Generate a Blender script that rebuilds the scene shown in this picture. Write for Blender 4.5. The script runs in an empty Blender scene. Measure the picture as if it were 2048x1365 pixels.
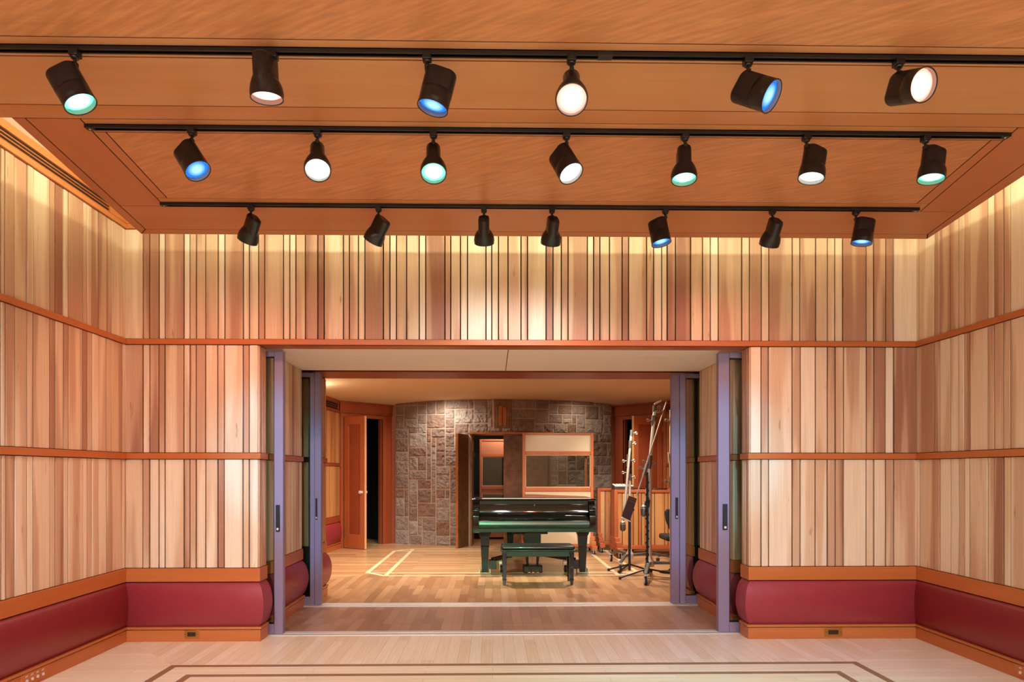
import bpy, math, random
from mathutils import Vector, Matrix, noise
random.seed(7)
C = bpy.context.scene.collection
PI = math.pi
# ------------------------------------------------------------------ camera model (2048 x 1365 frame)
F, CX, HY, CAMZ = 1365.0, 1010.7, 945.0, 1.33
TH = math.atan(0.0188)
def ray(px, py):
    a = (px - CX) / F; z = (HY - py) / F
    return Vector((a*math.cos(TH) + math.sin(TH), -a*math.sin(TH) + math.cos(TH), z))
def onY(px, py, Y):
    r = ray(px, py); t = Y / r.y
    return Vector((r.x*t, Y, CAMZ + r.z*t))
def onZ(px, py, Z):
    r = ray(px, py); t = (Z - CAMZ) / r.z
    return Vector((r.x*t, r.y*t, Z))
def onX(px, py, X):
    r = ray(px, py); t = X / r.x
    return Vector((X, r.y*t, CAMZ + r.z*t))
# ------------------------------------------------------------------ mesh builder
class MB:
    def __init__(s): s.v=[]; s.f=[]; s.m=[]; s.t=[]; s.tone=(0.5,0.5); s.mi=0
    def add(s, vs, fs):
        b=len(s.v); s.v += [Vector(p) for p in vs]
        for f in fs: s.f.append([b+i for i in f]); s.m.append(s.mi); s.t.append(s.tone)
        return s
    def box(s, x0,x1,y0,y1,z0,z1):
        if x0>x1: x0,x1=x1,x0
        if y0>y1: y0,y1=y1,y0
        if z0>z1: z0,z1=z1,z0
        return s.add([(x0,y0,z0),(x1,y0,z0),(x1,y1,z0),(x0,y1,z0),(x0,y0,z1),(x1,y0,z1),(x1,y1,z1),(x0,y1,z1)],
              [(0,3,2,1),(4,5,6,7),(0,1,5,4),(1,2,6,5),(2,3,7,6),(3,0,4,7)])
    def fbox(s, fr, s0,s1,d0,d1,z0,z1):
        """box in a wall frame: along, out of the wall, up"""
        if s0>s1: s0,s1=s1,s0
        P=lambda a,d,z: fr.p(a,d,z)
        return s.add([P(s0,d1,z0),P(s1,d1,z0),P(s1,d0,z0),P(s0,d0,z0),P(s0,d1,z1),P(s1,d1,z1),P(s1,d0,z1),P(s0,d0,z1)],
              [(0,3,2,1),(4,5,6,7),(0,1,5,4),(1,2,6,5),(2,3,7,6),(3,0,4,7)])
    def prism(s, poly, z0, z1):
        n=len(poly); area=sum(poly[i][0]*poly[(i+1)%n][1]-poly[(i+1)%n][0]*poly[i][1] for i in range(n))
        if area<0: poly=poly[::-1]
        vs=[(p[0],p[1],z0) for p in poly]+[(p[0],p[1],z1) for p in poly]
        return s.add(vs, [tuple(range(n-1,-1,-1)), tuple(range(n,2*n))]+[(i,(i+1)%n,n+(i+1)%n,n+i) for i in range(n)])
    def prismM(s, poly, d, M):
        """polygon in local xy, thickness d in local z, placed by matrix"""
        n=len(poly)
        vs=[M@Vector((p[0],p[1],0)) for p in poly]+[M@Vector((p[0],p[1],d)) for p in poly]
        return s.add(vs, [tuple(range(n-1,-1,-1)), tuple(range(n,2*n))]+[(i,(i+1)%n,n+(i+1)%n,n+i) for i in range(n)])
    def bar(s, p0, p1, w, h, up=(0,0,1), w1=None, h1=None):
        """rectangular bar between two points"""
        p0=Vector(p0); p1=Vector(p1); d=(p1-p0).normalized(); u=Vector(up)
        x=d.cross(u)
        if x.length<1e-4: x=d.cross(Vector((1,0,0)))
        x.normalize(); y=x.cross(d)
        w1=w if w1 is None else w1; h1=h if h1 is None else h1
        q=lambda p,a,b: [p-x*a/2-y*b/2, p+x*a/2-y*b/2, p+x*a/2+y*b/2, p-x*a/2+y*b/2]
        return s.add(q(p0,w,h)+q(p1,w1,h1), [(3,2,1,0),(4,5,6,7),(0,1,5,4),(1,2,6,5),(2,3,7,6),(3,0,4,7)])
    def tube(s, p0, p1, r, r1=None, n=12):
        return s.path([p0,p1],[r, r if r1 is None else r1],n)
    def path(s, pts, rs, n=10):
        pts=[Vector(p) for p in pts]
        if not isinstance(rs,(list,tuple)): rs=[rs]*len(pts)
        vs=[]; fs=[]; x=None
        for i,p in enumerate(pts):
            d=(pts[min(i+1,len(pts)-1)]-pts[max(i-1,0)]).normalized()
            if x is None:
                x=d.cross(Vector((0,0,1)))
                if x.length<1e-3: x=d.cross(Vector((1,0,0)))
            x=(x-d*x.dot(d)).normalized(); y=d.cross(x)
            for k in range(n):
                a=2*PI*k/n; vs.append(p+(x*math.cos(a)+y*math.sin(a))*rs[i])
        for i in range(len(pts)-1):
            for k in range(n):
                a=i*n+k; b=i*n+(k+1)%n; fs.append((a,b,b+n,a+n))
        fs.append(tuple(range(n-1,-1,-1))); fs.append(tuple(range((len(pts)-1)*n,len(pts)*n)))
        return s.add(vs,fs)
    def lathe(s, prof, M=Matrix(), n=24, cap=True):
        vs=[];fs=[]
        for r,z in prof:
            for k in range(n):
                a=2*PI*k/n; vs.append(M@Vector((r*math.cos(a),r*math.sin(a),z)))
        for i in range(len(prof)-1):
            for k in range(n):
                a=i*n+k; b=i*n+(k+1)%n; fs.append((a,b,b+n,a+n))
        if cap:
            fs.append(tuple(range(n-1,-1,-1))); fs.append(tuple(range((len(prof)-1)*n,len(prof)*n)))
        return s.add(vs,fs)
    def ball(s, c, r, n=12, sc=(1,1,1)):
        prof=[]
        for i in range(n//2+1):
            a=-PI/2+PI*i/(n//2); prof.append((max(r*math.cos(a),1e-5),r*math.sin(a)))
        return s.lathe(prof, Matrix.Translation(Vector(c))@Matrix.Diagonal((*sc,1)), n)
    def sweep(s, path, prof):
        """profile (d,z) swept along a plan path; d goes to the right of the walking direction; mitred; closed section"""
        path=[Vector(p[:2]) for p in path]; n=len(prof); vs=[]; fs=[]
        nr=[]
        for i in range(len(path)-1):
            d=(path[i+1]-path[i]).normalized(); nr.append(Vector((d.y,-d.x)))
        for i,p in enumerate(path):
            a=nr[max(i-1,0)]; b=nr[min(i,len(nr)-1)]; m=(a+b)/(1+a.dot(b))
            for d,z in prof: vs.append((p.x+m.x*d,p.y+m.y*d,z))
        for i in range(len(path)-1):
            for k in range(n):
                a=i*n+k; b=i*n+(k+1)%n; fs.append((a,b,b+n,a+n))
        fs.append(tuple(range(n-1,-1,-1))); fs.append(tuple(range((len(path)-1)*n,len(path)*n)))
        return s.add(vs,fs)
class Frame:
    def __init__(s,a,b):
        s.a=Vector(a[:2]); d=Vector(b[:2])-s.a; s.L=d.length; s.e=d.normalized(); s.n=Vector((s.e.y,-s.e.x))
    def p(s,t,d,z):
        q=s.a+s.e*t+s.n*d; return Vector((q.x,q.y,z))
WORLD={}
def obj(name, mb, mats, parent=None, bevel=0, seg=2, smooth=30, fix=True, local=False, world=False, recalc=True):
    if not isinstance(mats,(list,tuple)): mats=[mats]
    vs=[v.copy() for v in mb.v]; loc=Vector((0,0,0))
    if parent is not None and not local:
        off=WORLD.get(parent.name, Vector((0,0,0))); vs=[v-off for v in vs]
    elif parent is None and not world and not local:
        lo=[min(v[i] for v in vs) for i in range(3)]; hi=[max(v[i] for v in vs) for i in range(3)]
        loc=Vector(((lo[0]+hi[0])/2,(lo[1]+hi[1])/2,lo[2])); vs=[v-loc for v in vs]
    me=bpy.data.meshes.new(name); me.from_pydata(vs,[],mb.f); me.update()
    for m in mats: me.materials.append(m)
    me.polygons.foreach_set('material_index', mb.m)
    at=me.attributes.new('tone','FLOAT_VECTOR','FACE')
    dat=[]
    for t in mb.t: dat += [t[0],t[1],0.0]
    at.data.foreach_set('vector',dat)
    if recalc:
        import bmesh
        bm=bmesh.new(); bm.from_mesh(me); bmesh.ops.recalc_face_normals(bm,faces=bm.faces); bm.to_mesh(me); bm.free()
    if smooth:
        me.polygons.foreach_set('use_smooth',[True]*len(me.polygons)); me.set_sharp_from_angle(angle=math.radians(smooth))
    o=bpy.data.objects.new(name,me); C.objects.link(o); o.location=loc
    if parent is not None: o.parent=parent
    WORLD[o.name]= loc if parent is None else WORLD.get(parent.name,Vector((0,0,0)))
    if bevel:
        b=o.modifiers.new('edge','BEVEL'); b.width=bevel; b.segments=seg; b.limit_method='ANGLE'; b.angle_limit=math.radians(40)
    return o
def tag(o,label=None,cat=None,group=None,kind=None):
    if label: o['label']=label
    if cat: o['category']=cat
    if group: o['group']=group
    if kind: o['kind']=kind
    return o
def empty(name,loc,label,cat,group=None):
    o=bpy.data.objects.new(name,None); C.objects.link(o); o.location=loc; o.empty_display_size=.1
    WORLD[o.name]=Vector(loc); return tag(o,label,cat,group)
def struct(name,mb,mats,**k):
    k.setdefault('world',True); o=obj(name,mb,mats,**k); o['kind']='structure'; return o
# ------------------------------------------------------------------ materials
def lin(h):
    c=[int(h[i:i+2],16)/255 for i in (0,2,4)]
    return tuple(x/12.92 if x<=.04045 else ((x+.055)/1.055)**2.4 for x in c)+(1,)
class NT:
    def __init__(s,name):
        s.mat=bpy.data.materials.new(name); s.mat.use_nodes=True; s.t=s.mat.node_tree; s.t.nodes.clear()
        s.out=s.n('ShaderNodeOutputMaterial')
    def n(s,ty,**k):
        o=s.t.nodes.new(ty)
        for a,b in k.items(): setattr(o,a,b)
        return o
    def l(s,a,b): s.t.links.new(a,b)
    def math(s,op,a,b=None):
        m=s.n('ShaderNodeMath',operation=op)
        for i,x in enumerate((a,b)):
            if x is None: continue
            if isinstance(x,(int,float)): m.inputs[i].default_value=x
            else: s.l(x,m.inputs[i])
        return m.outputs[0]
    def mul(s,a,b):
        m=s.n('ShaderNodeMix',data_type='RGBA',blend_type='MULTIPLY'); m.inputs[0].default_value=1
        for i,x in ((6,a),(7,b)):
            if isinstance(x,tuple): m.inputs[i].default_value=x
            else: s.l(x,m.inputs[i])
        return m.outputs[2]
    def ramp(s,fac,stops):
        r=s.n('ShaderNodeValToRGB'); s.l(fac,r.inputs[0]); e=r.color_ramp.elements
        while len(e)<len(stops): e.new(.5)
        for el,(p,c) in zip(e,stops): el.position=p; el.color=c
        return r.outputs[0]
    def noise(s,vec,scale=1,detail=3,rough=.55):
        n=s.n('ShaderNodeTexNoise'); n.inputs['Scale'].default_value=scale; n.inputs['Detail'].default_value=detail; n.inputs['Roughness'].default_value=rough
        s.l(vec,n.inputs['Vector']); return n.outputs[0]
    def coords(s,scale=(1,1,1),rot=(0,0,0),vec=None):
        if vec is None: vec=s.n('ShaderNodeTexCoord').outputs['Object']
        m=s.n('ShaderNodeMapping'); m.inputs['Scale'].default_value=scale; m.inputs['Rotation'].default_value=rot
        s.l(vec,m.inputs[0]); return m.outputs[0]
    def bsdf(s,color,rough=.5,metal=0,coat=0,spec=.5,normal=None):
        b=s.n('ShaderNodeBsdfPrincipled')
        if isinstance(color,tuple): b.inputs['Base Color'].default_value=color
        else: s.l(color,b.inputs['Base Color'])
        b.inputs['Roughness'].default_value=rough; b.inputs['Metallic'].default_value=metal
        b.inputs['Coat Weight'].default_value=coat; b.inputs['Coat Roughness'].default_value=.08
        b.inputs['Specular IOR Level'].default_value=spec
        if normal is not None: s.l(normal,b.inputs['Normal'])
        s.l(b.outputs[0],s.out.inputs[0]); return b
    def bump(s,h,dist=.002,st=.5):
        b=s.n('ShaderNodeBump'); b.inputs['Distance'].default_value=dist; b.inputs['Strength'].default_value=st; s.l(h,b.inputs['Height']); return b.outputs[0]
def g3(v): return (v,v,v,1)
def wood(name, cols, axis='Z', rough=.45, varied=.5, grain=.16, attr=True, figure=0, coat=0, spec=.4, heart=False):
    """cols: four colours light->dark, picked by the board's own tone"""
    t=NT(name); tc=t.n('ShaderNodeTexCoord').outputs['Object']
    a=t.n('ShaderNodeAttribute',attribute_name='tone'); sep=t.n('ShaderNodeSeparateXYZ'); t.l(a.outputs['Vector'],sep.inputs[0])
    cmb=t.n('ShaderNodeCombineXYZ')
    for i,k in enumerate((37.3,91.7,53.1)): t.l(t.math('MULTIPLY',sep.outputs[1],k),cmb.inputs[i])
    ad=t.n('ShaderNodeVectorMath',operation='ADD'); t.l(tc,ad.inputs[0]); t.l(cmb.outputs[0],ad.inputs[1]); vec=ad.outputs[0]
    sc={'X':lambda s,l:(l,s,s),'Y':lambda s,l:(s,l,s),'Z':lambda s,l:(s,s,l)}[axis]
    lo=t.noise(t.coords(sc(9,.55),vec=vec),1,2,.4)      # heartwood streaks
    if heart:
        mr=t.n('ShaderNodeMapRange',interpolation_type='SMOOTHSTEP'); mr.inputs[1].default_value=.44; mr.inputs[2].default_value=.56; t.l(lo,mr.inputs[0])
        lo=t.math('ADD',t.math('MULTIPLY',lo,.45),t.math('MULTIPLY',mr.outputs[0],.45))
    fine=t.noise(t.coords(sc(140,2.5),vec=vec),1,4,.6)
    tone=t.math('ADD',sep.outputs[0],t.math('MULTIPLY',t.math('SUBTRACT',lo,.5),varied))
    col=t.ramp(tone,[(0,cols[0]),(.33,cols[1]),(.66,cols[2]),(1,cols[3])])
    g=t.ramp(fine,[(.25,g3(1-grain)),(.75,g3(1+grain*.5))])
    col=t.mul(col,g)
    if heart:
        kn=t.noise(t.coords(sc(26,3.2),vec=vec),1,3,.5); col=t.mul(col,t.ramp(kn,[(.70,g3(1)),(.76,(.62,.5,.42,1))]))
    if figure:
        w=t.noise(t.coords((5,42,1),vec=t.coords(rot=(0,0,.5),vec=tc)),1,2,.5)
        col=t.mul(col,t.ramp(w,[(.3,g3(1-figure)),(.7,g3(1+figure*.4))]))
    t.bsdf(col,rough,coat=coat,spec=spec); return t.mat
def plain(name,hexc,rough=.5,metal=0,coat=0,spec=.5,bump=0,bscale=300,var=0):
    t=NT(name); c=lin(hexc); nrm=None; col=c
    tc=t.coords()
    if var:
        nz=t.noise(tc,9,4,.6); col=t.mul(c,t.ramp(nz,[(.3,g3(1-var)),(.7,g3(1+var))]))
    if bump: nrm=t.bump(t.noise(tc,bscale,3),bump,.6)
    t.bsdf(col,rough,metal,coat,spec,nrm); return t.mat
def planks(name,c1,c2,rot,row=.06,length=1.0,rough=.32,mortar='6a4028',coat=.0):
    t=NT(name); v=t.coords(rot=(0,0,rot))
    b=t.n('ShaderNodeTexBrick'); b.offset=.37; b.offset_frequency=2
    t.l(v,b.inputs['Vector'])
    b.inputs['Color1'].default_value=lin(c1); b.inputs['Color2'].default_value=lin(c2); b.inputs['Mortar'].default_value=lin(mortar)
    for k,x in (('Scale',1),('Mortar Size',.0009),('Mortar Smooth',.1),('Bias',0),('Brick Width',length),('Row Height',row)): b.inputs[k].default_value=x
    n1=t.noise(t.coords(scale=(2.2,70,1),vec=v),1,4,.6)
    col=t.mul(b.outputs[0],t.ramp(n1,[(.25,g3(.86)),(.75,g3(1.07))]))
    t.bsdf(col,rough,coat=coat,spec=.45); return t.mat
def emis(name,core,edge,strength,r=.05):
    t=NT(name); tc=t.n('ShaderNodeTexCoord').outputs['Object']
    ln=t.n('ShaderNodeVectorMath',operation='LENGTH'); m=t.coords(scale=(1/r,1/r,0),vec=tc); t.l(m,ln.inputs[0])
    col=t.ramp(ln.outputs[1],[(0,core),(.28,core),(1,edge)])
    e=t.n('ShaderNodeEmission'); t.l(col,e.inputs[0]); e.inputs[1].default_value=strength; t.l(e.outputs[0],t.out.inputs[0]); return t.mat
M={}
M['plank']=wood('wall planks',[lin('ecd6bd'),lin('dab898'),lin('ba8c70'),lin('925c46')],'Z',.42,.6,.15,heart=True)
M['trim']=wood('cherry trim',[lin('c87a46'),lin('bc6a36'),lin('ae5a2c'),lin('964a26')],'X',.35,.4,.12)
M['trimY']=wood('cherry trim along',[lin('c87a46'),lin('bc6a36'),lin('ae5a2c'),lin('964a26')],'Y',.35,.4,.12)
M['cloud']=wood('ceiling veneer',[lin('dfb184'),lin('d5a072'),lin('c6804e'),lin('b86640')],'X',.38,.3,.08)  # red lamp light on the far boards put into the dark end colours
M['cloudfig']=wood('figured ceiling veneer',[lin('e2b286'),lin('da9c6c'),lin('d28654'),lin('bb6a40')],'X',.38,.3,.08,figure=.2)
M['cloudY']=wood('ceiling veneer side',[lin('dc9a6c'),lin('ce855a'),lin('c0744a'),lin('b4623e')],'Y',.38,.3,.08)
M['gap']=plain('shadow gap','1e100a',.9)
M['backing']=plain('plank backing','2c1a10',.9)
M['leather']=plain('burgundy leather','96323c',.38,bump=.0006,bscale=160,var=.05)
M['ceil']=plain('cream ceiling','fbf3e6',.8)
M['fabric']=plain('cream fabric panel','f6ede0',.85,bump=.0006,bscale=500)
M['floorY']=planks('pale maple boards','efdcc4','e2caaa',PI/2,.083,.9,.3,'b4947a')
M['floorX']=planks('pale maple boards across','efdcc2','e6d0b0',0,.083,1.2,.3,'a8876a')
M['inlayd']=plain('walnut inlay','8d6c50',.35,var=.1)
M['oakY']=planks('oak boards','c4986e','9f7350',PI/2,.088,.6,.28,'5a3520')
M['oakX']=planks('oak boards across','cfa478','b08056',0,.088,1.1,.28,'5a3520')
M['oakP']=planks('darker oak boards','b8927a','9c7862',PI/2,.088,.6,.28,'4a2e1e')
M['inlayl']=plain('pale maple inlay','ecd0a4',.35,var=.06)
M['steel']=plain('brushed threshold','dcd8d0',.35,metal=.35)
M['grey']=plain('grey painted metal with lavender light tint','867690',.42)  # lavender of the coloured lamps put into the grey base
M['black']=plain('satin black metal','141312',.38,var=0)
M['rubber']=plain('black rubber','0c0c0c',.6)
M['housing']=plain('black lamp housing','17171a',.32)
M['gloss']=plain('piano black lacquer','0a0e0c',.05,coat=0,spec=.45)  # faint green of the lamp light put into the black
M['satinblk']=plain('satin black lacquer','141010',.3,spec=.3)
M['lacq_greenlit']=plain('black lacquer with green light tint','21382c',.25,spec=.4)  # green lamp light on black slip and bench put into the base colour
M['chrome']=plain('chrome','e4e0d8',.3,metal=.35)
M['nickel']=plain('dull nickel tube','cfc4b2',.4,metal=.45)
M['knob']=plain('worn nickel knob','9c9184',.35,metal=.8)
M['brass']=plain('brass','c79a55',.28,metal=1)
M['bronze']=plain('aged bronze','7a5636',.45,metal=.12,var=.35)
M['bronzelt']=plain('bronze edge','9c5c2c',.42,metal=.2,var=.2)
M['stone']=None
M['redwood']=wood('red stained wood',[lin('b8643a'),lin('a85530'),lin('96472a'),lin('7c3820')],'Z',.35,.3,.1)
M['redwoodX']=wood('red stained frieze',[lin('b05a36'),lin('a04c2c'),lin('8c4026'),lin('74321e')],'X',.35,.3,.1)
M['splank']=wood('studio planks',[lin('d09a62'),lin('bf8450'),lin('a86a3e'),lin('8e5230')],'Z',.4,.5,.14,heart=True)
M['edgewood']=wood('pale door edge',[lin('e6b884'),lin('dcab76'),lin('d2a06c'),lin('c08a58')],'Z',.4,.2,.1)
M['dark']=plain('near-black room walls','15171a',.8)  # near-black walls of the lobbies and the inner room
M['blkfab']=plain('black chair fabric','17181a',.9,bump=.001,bscale=400)
M['micgrey']=plain('grey microphone grille','6e6a62',.4,metal=.6,bump=.0008,bscale=700)
M['brownplate']=plain('brown lacquered plate','4c3530',.4,var=.1)
M['beige']=plain('beige acoustic fabric','dcc4a2',.9,bump=.0006,bscale=500)
M['pinkfab']=plain('rose acoustic fabric','b98062',.9,bump=.0006,bscale=500)
M['white']=plain('white engraving','e8e0d0',.6)
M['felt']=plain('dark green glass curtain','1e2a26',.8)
def glass(name,tint=(1,1,1,1),refl=.9):
    t=NT(name); tr=t.n('ShaderNodeBsdfTransparent'); tr.inputs[0].default_value=tint
    gl=t.n('ShaderNodeBsdfGlossy'); gl.inputs['Roughness'].default_value=.02
    fr=t.n('ShaderNodeFresnel'); fr.inputs[0].default_value=1.45
    mx=t.n('ShaderNodeMixShader'); t.l(t.math('MULTIPLY',fr.outputs[0],refl),mx.inputs[0]); t.l(tr.outputs[0],mx.inputs[1]); t.l(gl.outputs[0],mx.inputs[2])
    t.l(mx.outputs[0],t.out.inputs[0]); return t.mat
M['glass']=glass('clear glass',(.86,.93,.9,1))
def stone():
    t=NT('split granite'); tc=t.n('ShaderNodeTexCoord').outputs['Object']
    a=t.n('ShaderNodeAttribute',attribute_name='tone'); sep=t.n('ShaderNodeSeparateXYZ'); t.l(a.outputs['Vector'],sep.inputs[0])
    col=t.ramp(sep.outputs[0],[(0,lin('bcab9c')),(.4,lin('ac9688')),(.75,lin('988072')),(1,lin('a47e66'))])
    n=t.noise(t.coords(vec=tc),34,8,.75); n2=t.noise(t.coords(vec=tc),5,3,.6)
    col=t.mul(col,t.ramp(n,[(.3,g3(.72)),(.7,g3(1.2))])); col=t.mul(col,t.ramp(n2,[(.3,g3(.85)),(.7,g3(1.12))]))
    t.bsdf(col,.62,spec=.35,normal=t.bump(n,.04,1)); return t.mat
M['stone']=stone(); M['mortar']=plain('pale mortar','c0a48c',.85)
# ================================================================== SETTING
YW=5.418
XL=onY(250,900,YW).x; XR=onY(1834,900,YW).x
JL=onY(517,900,YW).x; JR=onY(1500,900,YW).x
YJ=5.58
def zy(y): return CAMZ+(HY-y)/252.0
Z_TOP=3.24; Z_CEIL=3.405
R1T,R1B=zy(681.5),zy(692); R2T,R2B=zy(907),zy(919); TT,TB=zy(1135.5),zy(1162); LT,LB=zy(1164),zy(1252); PT=.108
def boards(mb, fr, seams, tiers, gap=.009, rnd=None, depth=.006):
    """seams: distances along the frame; tiers: (z0,z1,[tone per board] or None)"""
    rnd=rnd or random.Random(3)
    for z0,z1,tones in tiers:
        mb.mi=1; mb.tone=(.5,.5); mb.fbox(fr,seams[0],seams[-1],-.05,-.013,z0-.01,z1+.01); mb.mi=0
        for i in range(len(seams)-1):
            tn=tones[i] if tones and i<len(tones) else rnd.choice([.12,.2,.25,.3,.35,.4,.45,.5,.6,.7])
            mb.tone=(min(.95,max(0,tn)),rnd.random())
            mb.fbox(fr,seams[i]+gap/2,seams[i+1]-gap/2,-.014,depth+rnd.uniform(-.003,.004),z0+.004,z1-.004)
def rand_seams(a,b,rnd):
    s=[a]
    while s[-1]<b-.05:
        s.append(min(b,s[-1]+rnd.choice([.055,.055,.075,.08,.1,.155,.155])))
    if s[-1]<b: s[-1]=b
    return s
PB='wall'
# ---- back wall, upper band over the opening
top_px=[250,287,300,319,331,368.6,380.5,393,412,437,450,487,499,517.6,530,567.5,580,592,611,636,648.6,687,699,717,730,767,780,793,813.5,838.6,851.5,890,901.5,921,935,972,983.5,997,1016,1042,1055,1092,1106,1122.5,1136,1174.5,1187,1199.6,1219,1244,1257,1293,1307,1323,1334,1350.5,1381,1404.4,1420,1436,1483,1498,1522,1537,1584,1599,1630.6,1654,1669,1684.7,1732,1746.8,1771,1786,1834]
top_t=[.22,.7,.6,.35,.6,.15,.3,.6,.6,.15,.6,.25,.35,.5,.55,.2,.3,.4,.85,.8,.4,.35,.5,.15,.65,.6,.25,.6,.45,.2,.78,.55,.5,.25,.3,.3,.35,.6,.35,.65,.22,.75,.3,.45,.5,.3,.75,.5,.45,.75,.5,.6,.25,.35,.8,.85,.4,.3,.2,.5,.5,.5,.4,.6,.2,.6,.6,.3,.15,.65,.35,.65,.6,.22]
low_px=[250,286.5,300,318.5,330.6,368.4,380.5,393,412,436,449,486.6,499,517]
mid_t=[.75,.15,.7,.6,.45,.35,.65,.45,.15,.4,.2,.45,.15]
bot_t=[.5,.45,.35,.1,.3,.75,.4,.3,.2,.65,.1,.25,.15]
rlow_px=[1500,1521.6,1536.4,1583.6,1599.8,1630,1654,1669.6,1686,1731.6,1746.8,1770,1786.7,1834]
def sx(px,a): return onY(px,900,YW).x-a
mb=MB(); fr=Frame((XL,YW),(XR,YW))
boards(mb,fr,[sx(p,XL) for p in top_px],[(R1T,Z_TOP,top_t)],rnd=random.Random(11))
struct('wall_back',mb,[M['plank'],M['backing']],bevel=.0015,seg=1)
mb=MB(); fr=Frame((XL,YW),(JL,YW)); rr=random.Random(12)
boards(mb,fr,[sx(p,XL) for p in low_px],[(R2T,R1B,mid_t),(TT,R2B,bot_t)],rnd=rr)
fr=Frame((JL,YW),(JL,YJ)); boards(mb,fr,[.0,.035,.07,.115,YJ-YW],[(R2T,R1B,[.4,.6,.5,.6]),(TT,R2B,[.5,.6,.4,.6])],rnd=rr)
mb.mi=1; mb.box(XL-.3,JL-.02,YW+.03,YJ-.01,0,R1B); mb.box(XL-.3,JL-.014,YW+.02,YJ-.01,0,TB)
struct('wall_back_left',mb,[M['plank'],M['backing']],bevel=.0015,seg=1)
mb=MB(); fr=Frame((JR,YW),(XR,YW)); rr=random.Random(12)
boards(mb,fr,[sx(p,JR) for p in rlow_px],[(R2T,R1B,mid_t[::-1]),(TT,R2B,bot_t[::-1])],rnd=rr)
fr=Frame((JR,YJ),(JR,YW)); boards(mb,fr,[.0,.05,.09,.125,YJ-YW],[(R2T,R1B,[.6,.5,.6,.4]),(TT,R2B,[.6,.4,.6,.5])],rnd=rr)
mb.mi=1; mb.box(JR+.02,XR+.3,YW+.03,YJ-.01,0,R1B); mb.box(JR+.014,XR+.3,YW+.02,YJ-.01,0,TB)
struct('wall_back_right',mb,[M['plank'],M['backing']],bevel=.0015,seg=1)
# ---- side walls
NEAR=-3.4
lw=[0,8,27,52,64,98,109,125,134.5,163.6,172.7,182,195.5,212,221,244,250]
lt=[[.6,.45,.55,.3,.35,.5,.8,.3,.5,.4,.3,.6,.65,.6,.25,.25],[.4,.5,.35,.45,.45,.65,.4,.6,.4,.65,.35,.25,.3,.6,.55,.3],[.2,.6,.25,.2,.35,.2,.75,.4,.4,.2,.3,.25,.2,.45,.45,.1]]
ys=[onX(p,900,XL).y for p in lw]; rr=random.Random(5)
pre=rand_seams(NEAR,ys[0],rr); sm=[y-NEAR for y in pre[:-1]+ys]
np_=len(pre)-1
def tn(l): return [rr.choice([.15,.25,.3,.4,.5,.6,.7]) for _ in range(np_)]+l
mb=MB(); fr=Frame((XL,NEAR),(XL,YW))
boards(mb,fr,sm,[(R1T,Z_TOP,tn(lt[0])),(R2T,R1B,tn(lt[1])),(TT,R2B,tn(lt[2]))],rnd=rr)
mb.mi=1; mb.box(XL-.3,XL-.03,NEAR,YW+.3,0,Z_CEIL)
struct('wall_left',mb,[M['plank'],M['backing']],bevel=.0015,seg=1)
rw=[1834,1840,1870,1880.7,1902,1918.5,1930,1941,1977.5,1990.7,2009,2023]
ys=[YW]+[onX(p,900,XR).y for p in rw[1:]]; rr=random.Random(6)
sm=[YW-y for y in ys]; post=rand_seams(sm[-1]+.155,YW-NEAR,rr); sm=sm+post
mb=MB(); fr=Frame((XR,YW),(XR,NEAR))
boards(mb,fr,sm,[(R1T,Z_TOP,lt[0][::-1]),(R2T,R1B,lt[1][::-1]),(TT,R2B,lt[2][::-1])],rnd=rr)
mb.mi=1; mb.box(XR+.03,XR+.3,NEAR,YW+.3,0,Z_CEIL)
struct('wall_right',mb,[M['plank'],M['backing']],bevel=.0015,seg=1)
# ---- rails, base trims, plinths that wrap round the corners
PL_=[(XL,NEAR),(XL,YW),(JL,YW),(JL,YJ)]; PR_=[(JR,YJ),(JR,YW),(XR,YW),(XR,NEAR)]
def rail(z0,z1,d,b=-.02): return [(b,z0),(d,z0),(d,z1),(b,z1)]
def sweep_part(mb, path, prof, i, j):
    """part of a mitred sweep (indices i..j of the path)"""
    t=MB(); t.sweep(path,prof); n=len(prof); vs=t.v[i*n:(j+1)*n]; fs=[]
    for a in range(j-i):
        for k in range(n): fs.append((a*n+k,a*n+(k+1)%n,a*n+n+(k+1)%n,a*n+n+k))
    fs.append(tuple(range(n-1,-1,-1))); fs.append(tuple(range((j-i)*n,(j-i+1)*n)))
    mb.add(vs,fs)
def trimset(name,prof_list,path,i,j,mat,kind=True,tone=(.4,.3)):
    mb=MB(); mb.tone=tone
    for pr in prof_list: sweep_part(mb,path,pr,i,j)
    return struct(name,mb,mat,bevel=.002,seg=2)
prof_mid=[rail(R2B,R2T,.022)]; prof_base=[rail(TB,TT,.018)]; prof_pl=[rail(0,PT-.018,.022),rail(PT-.012,PT+.006,.03)]
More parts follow.
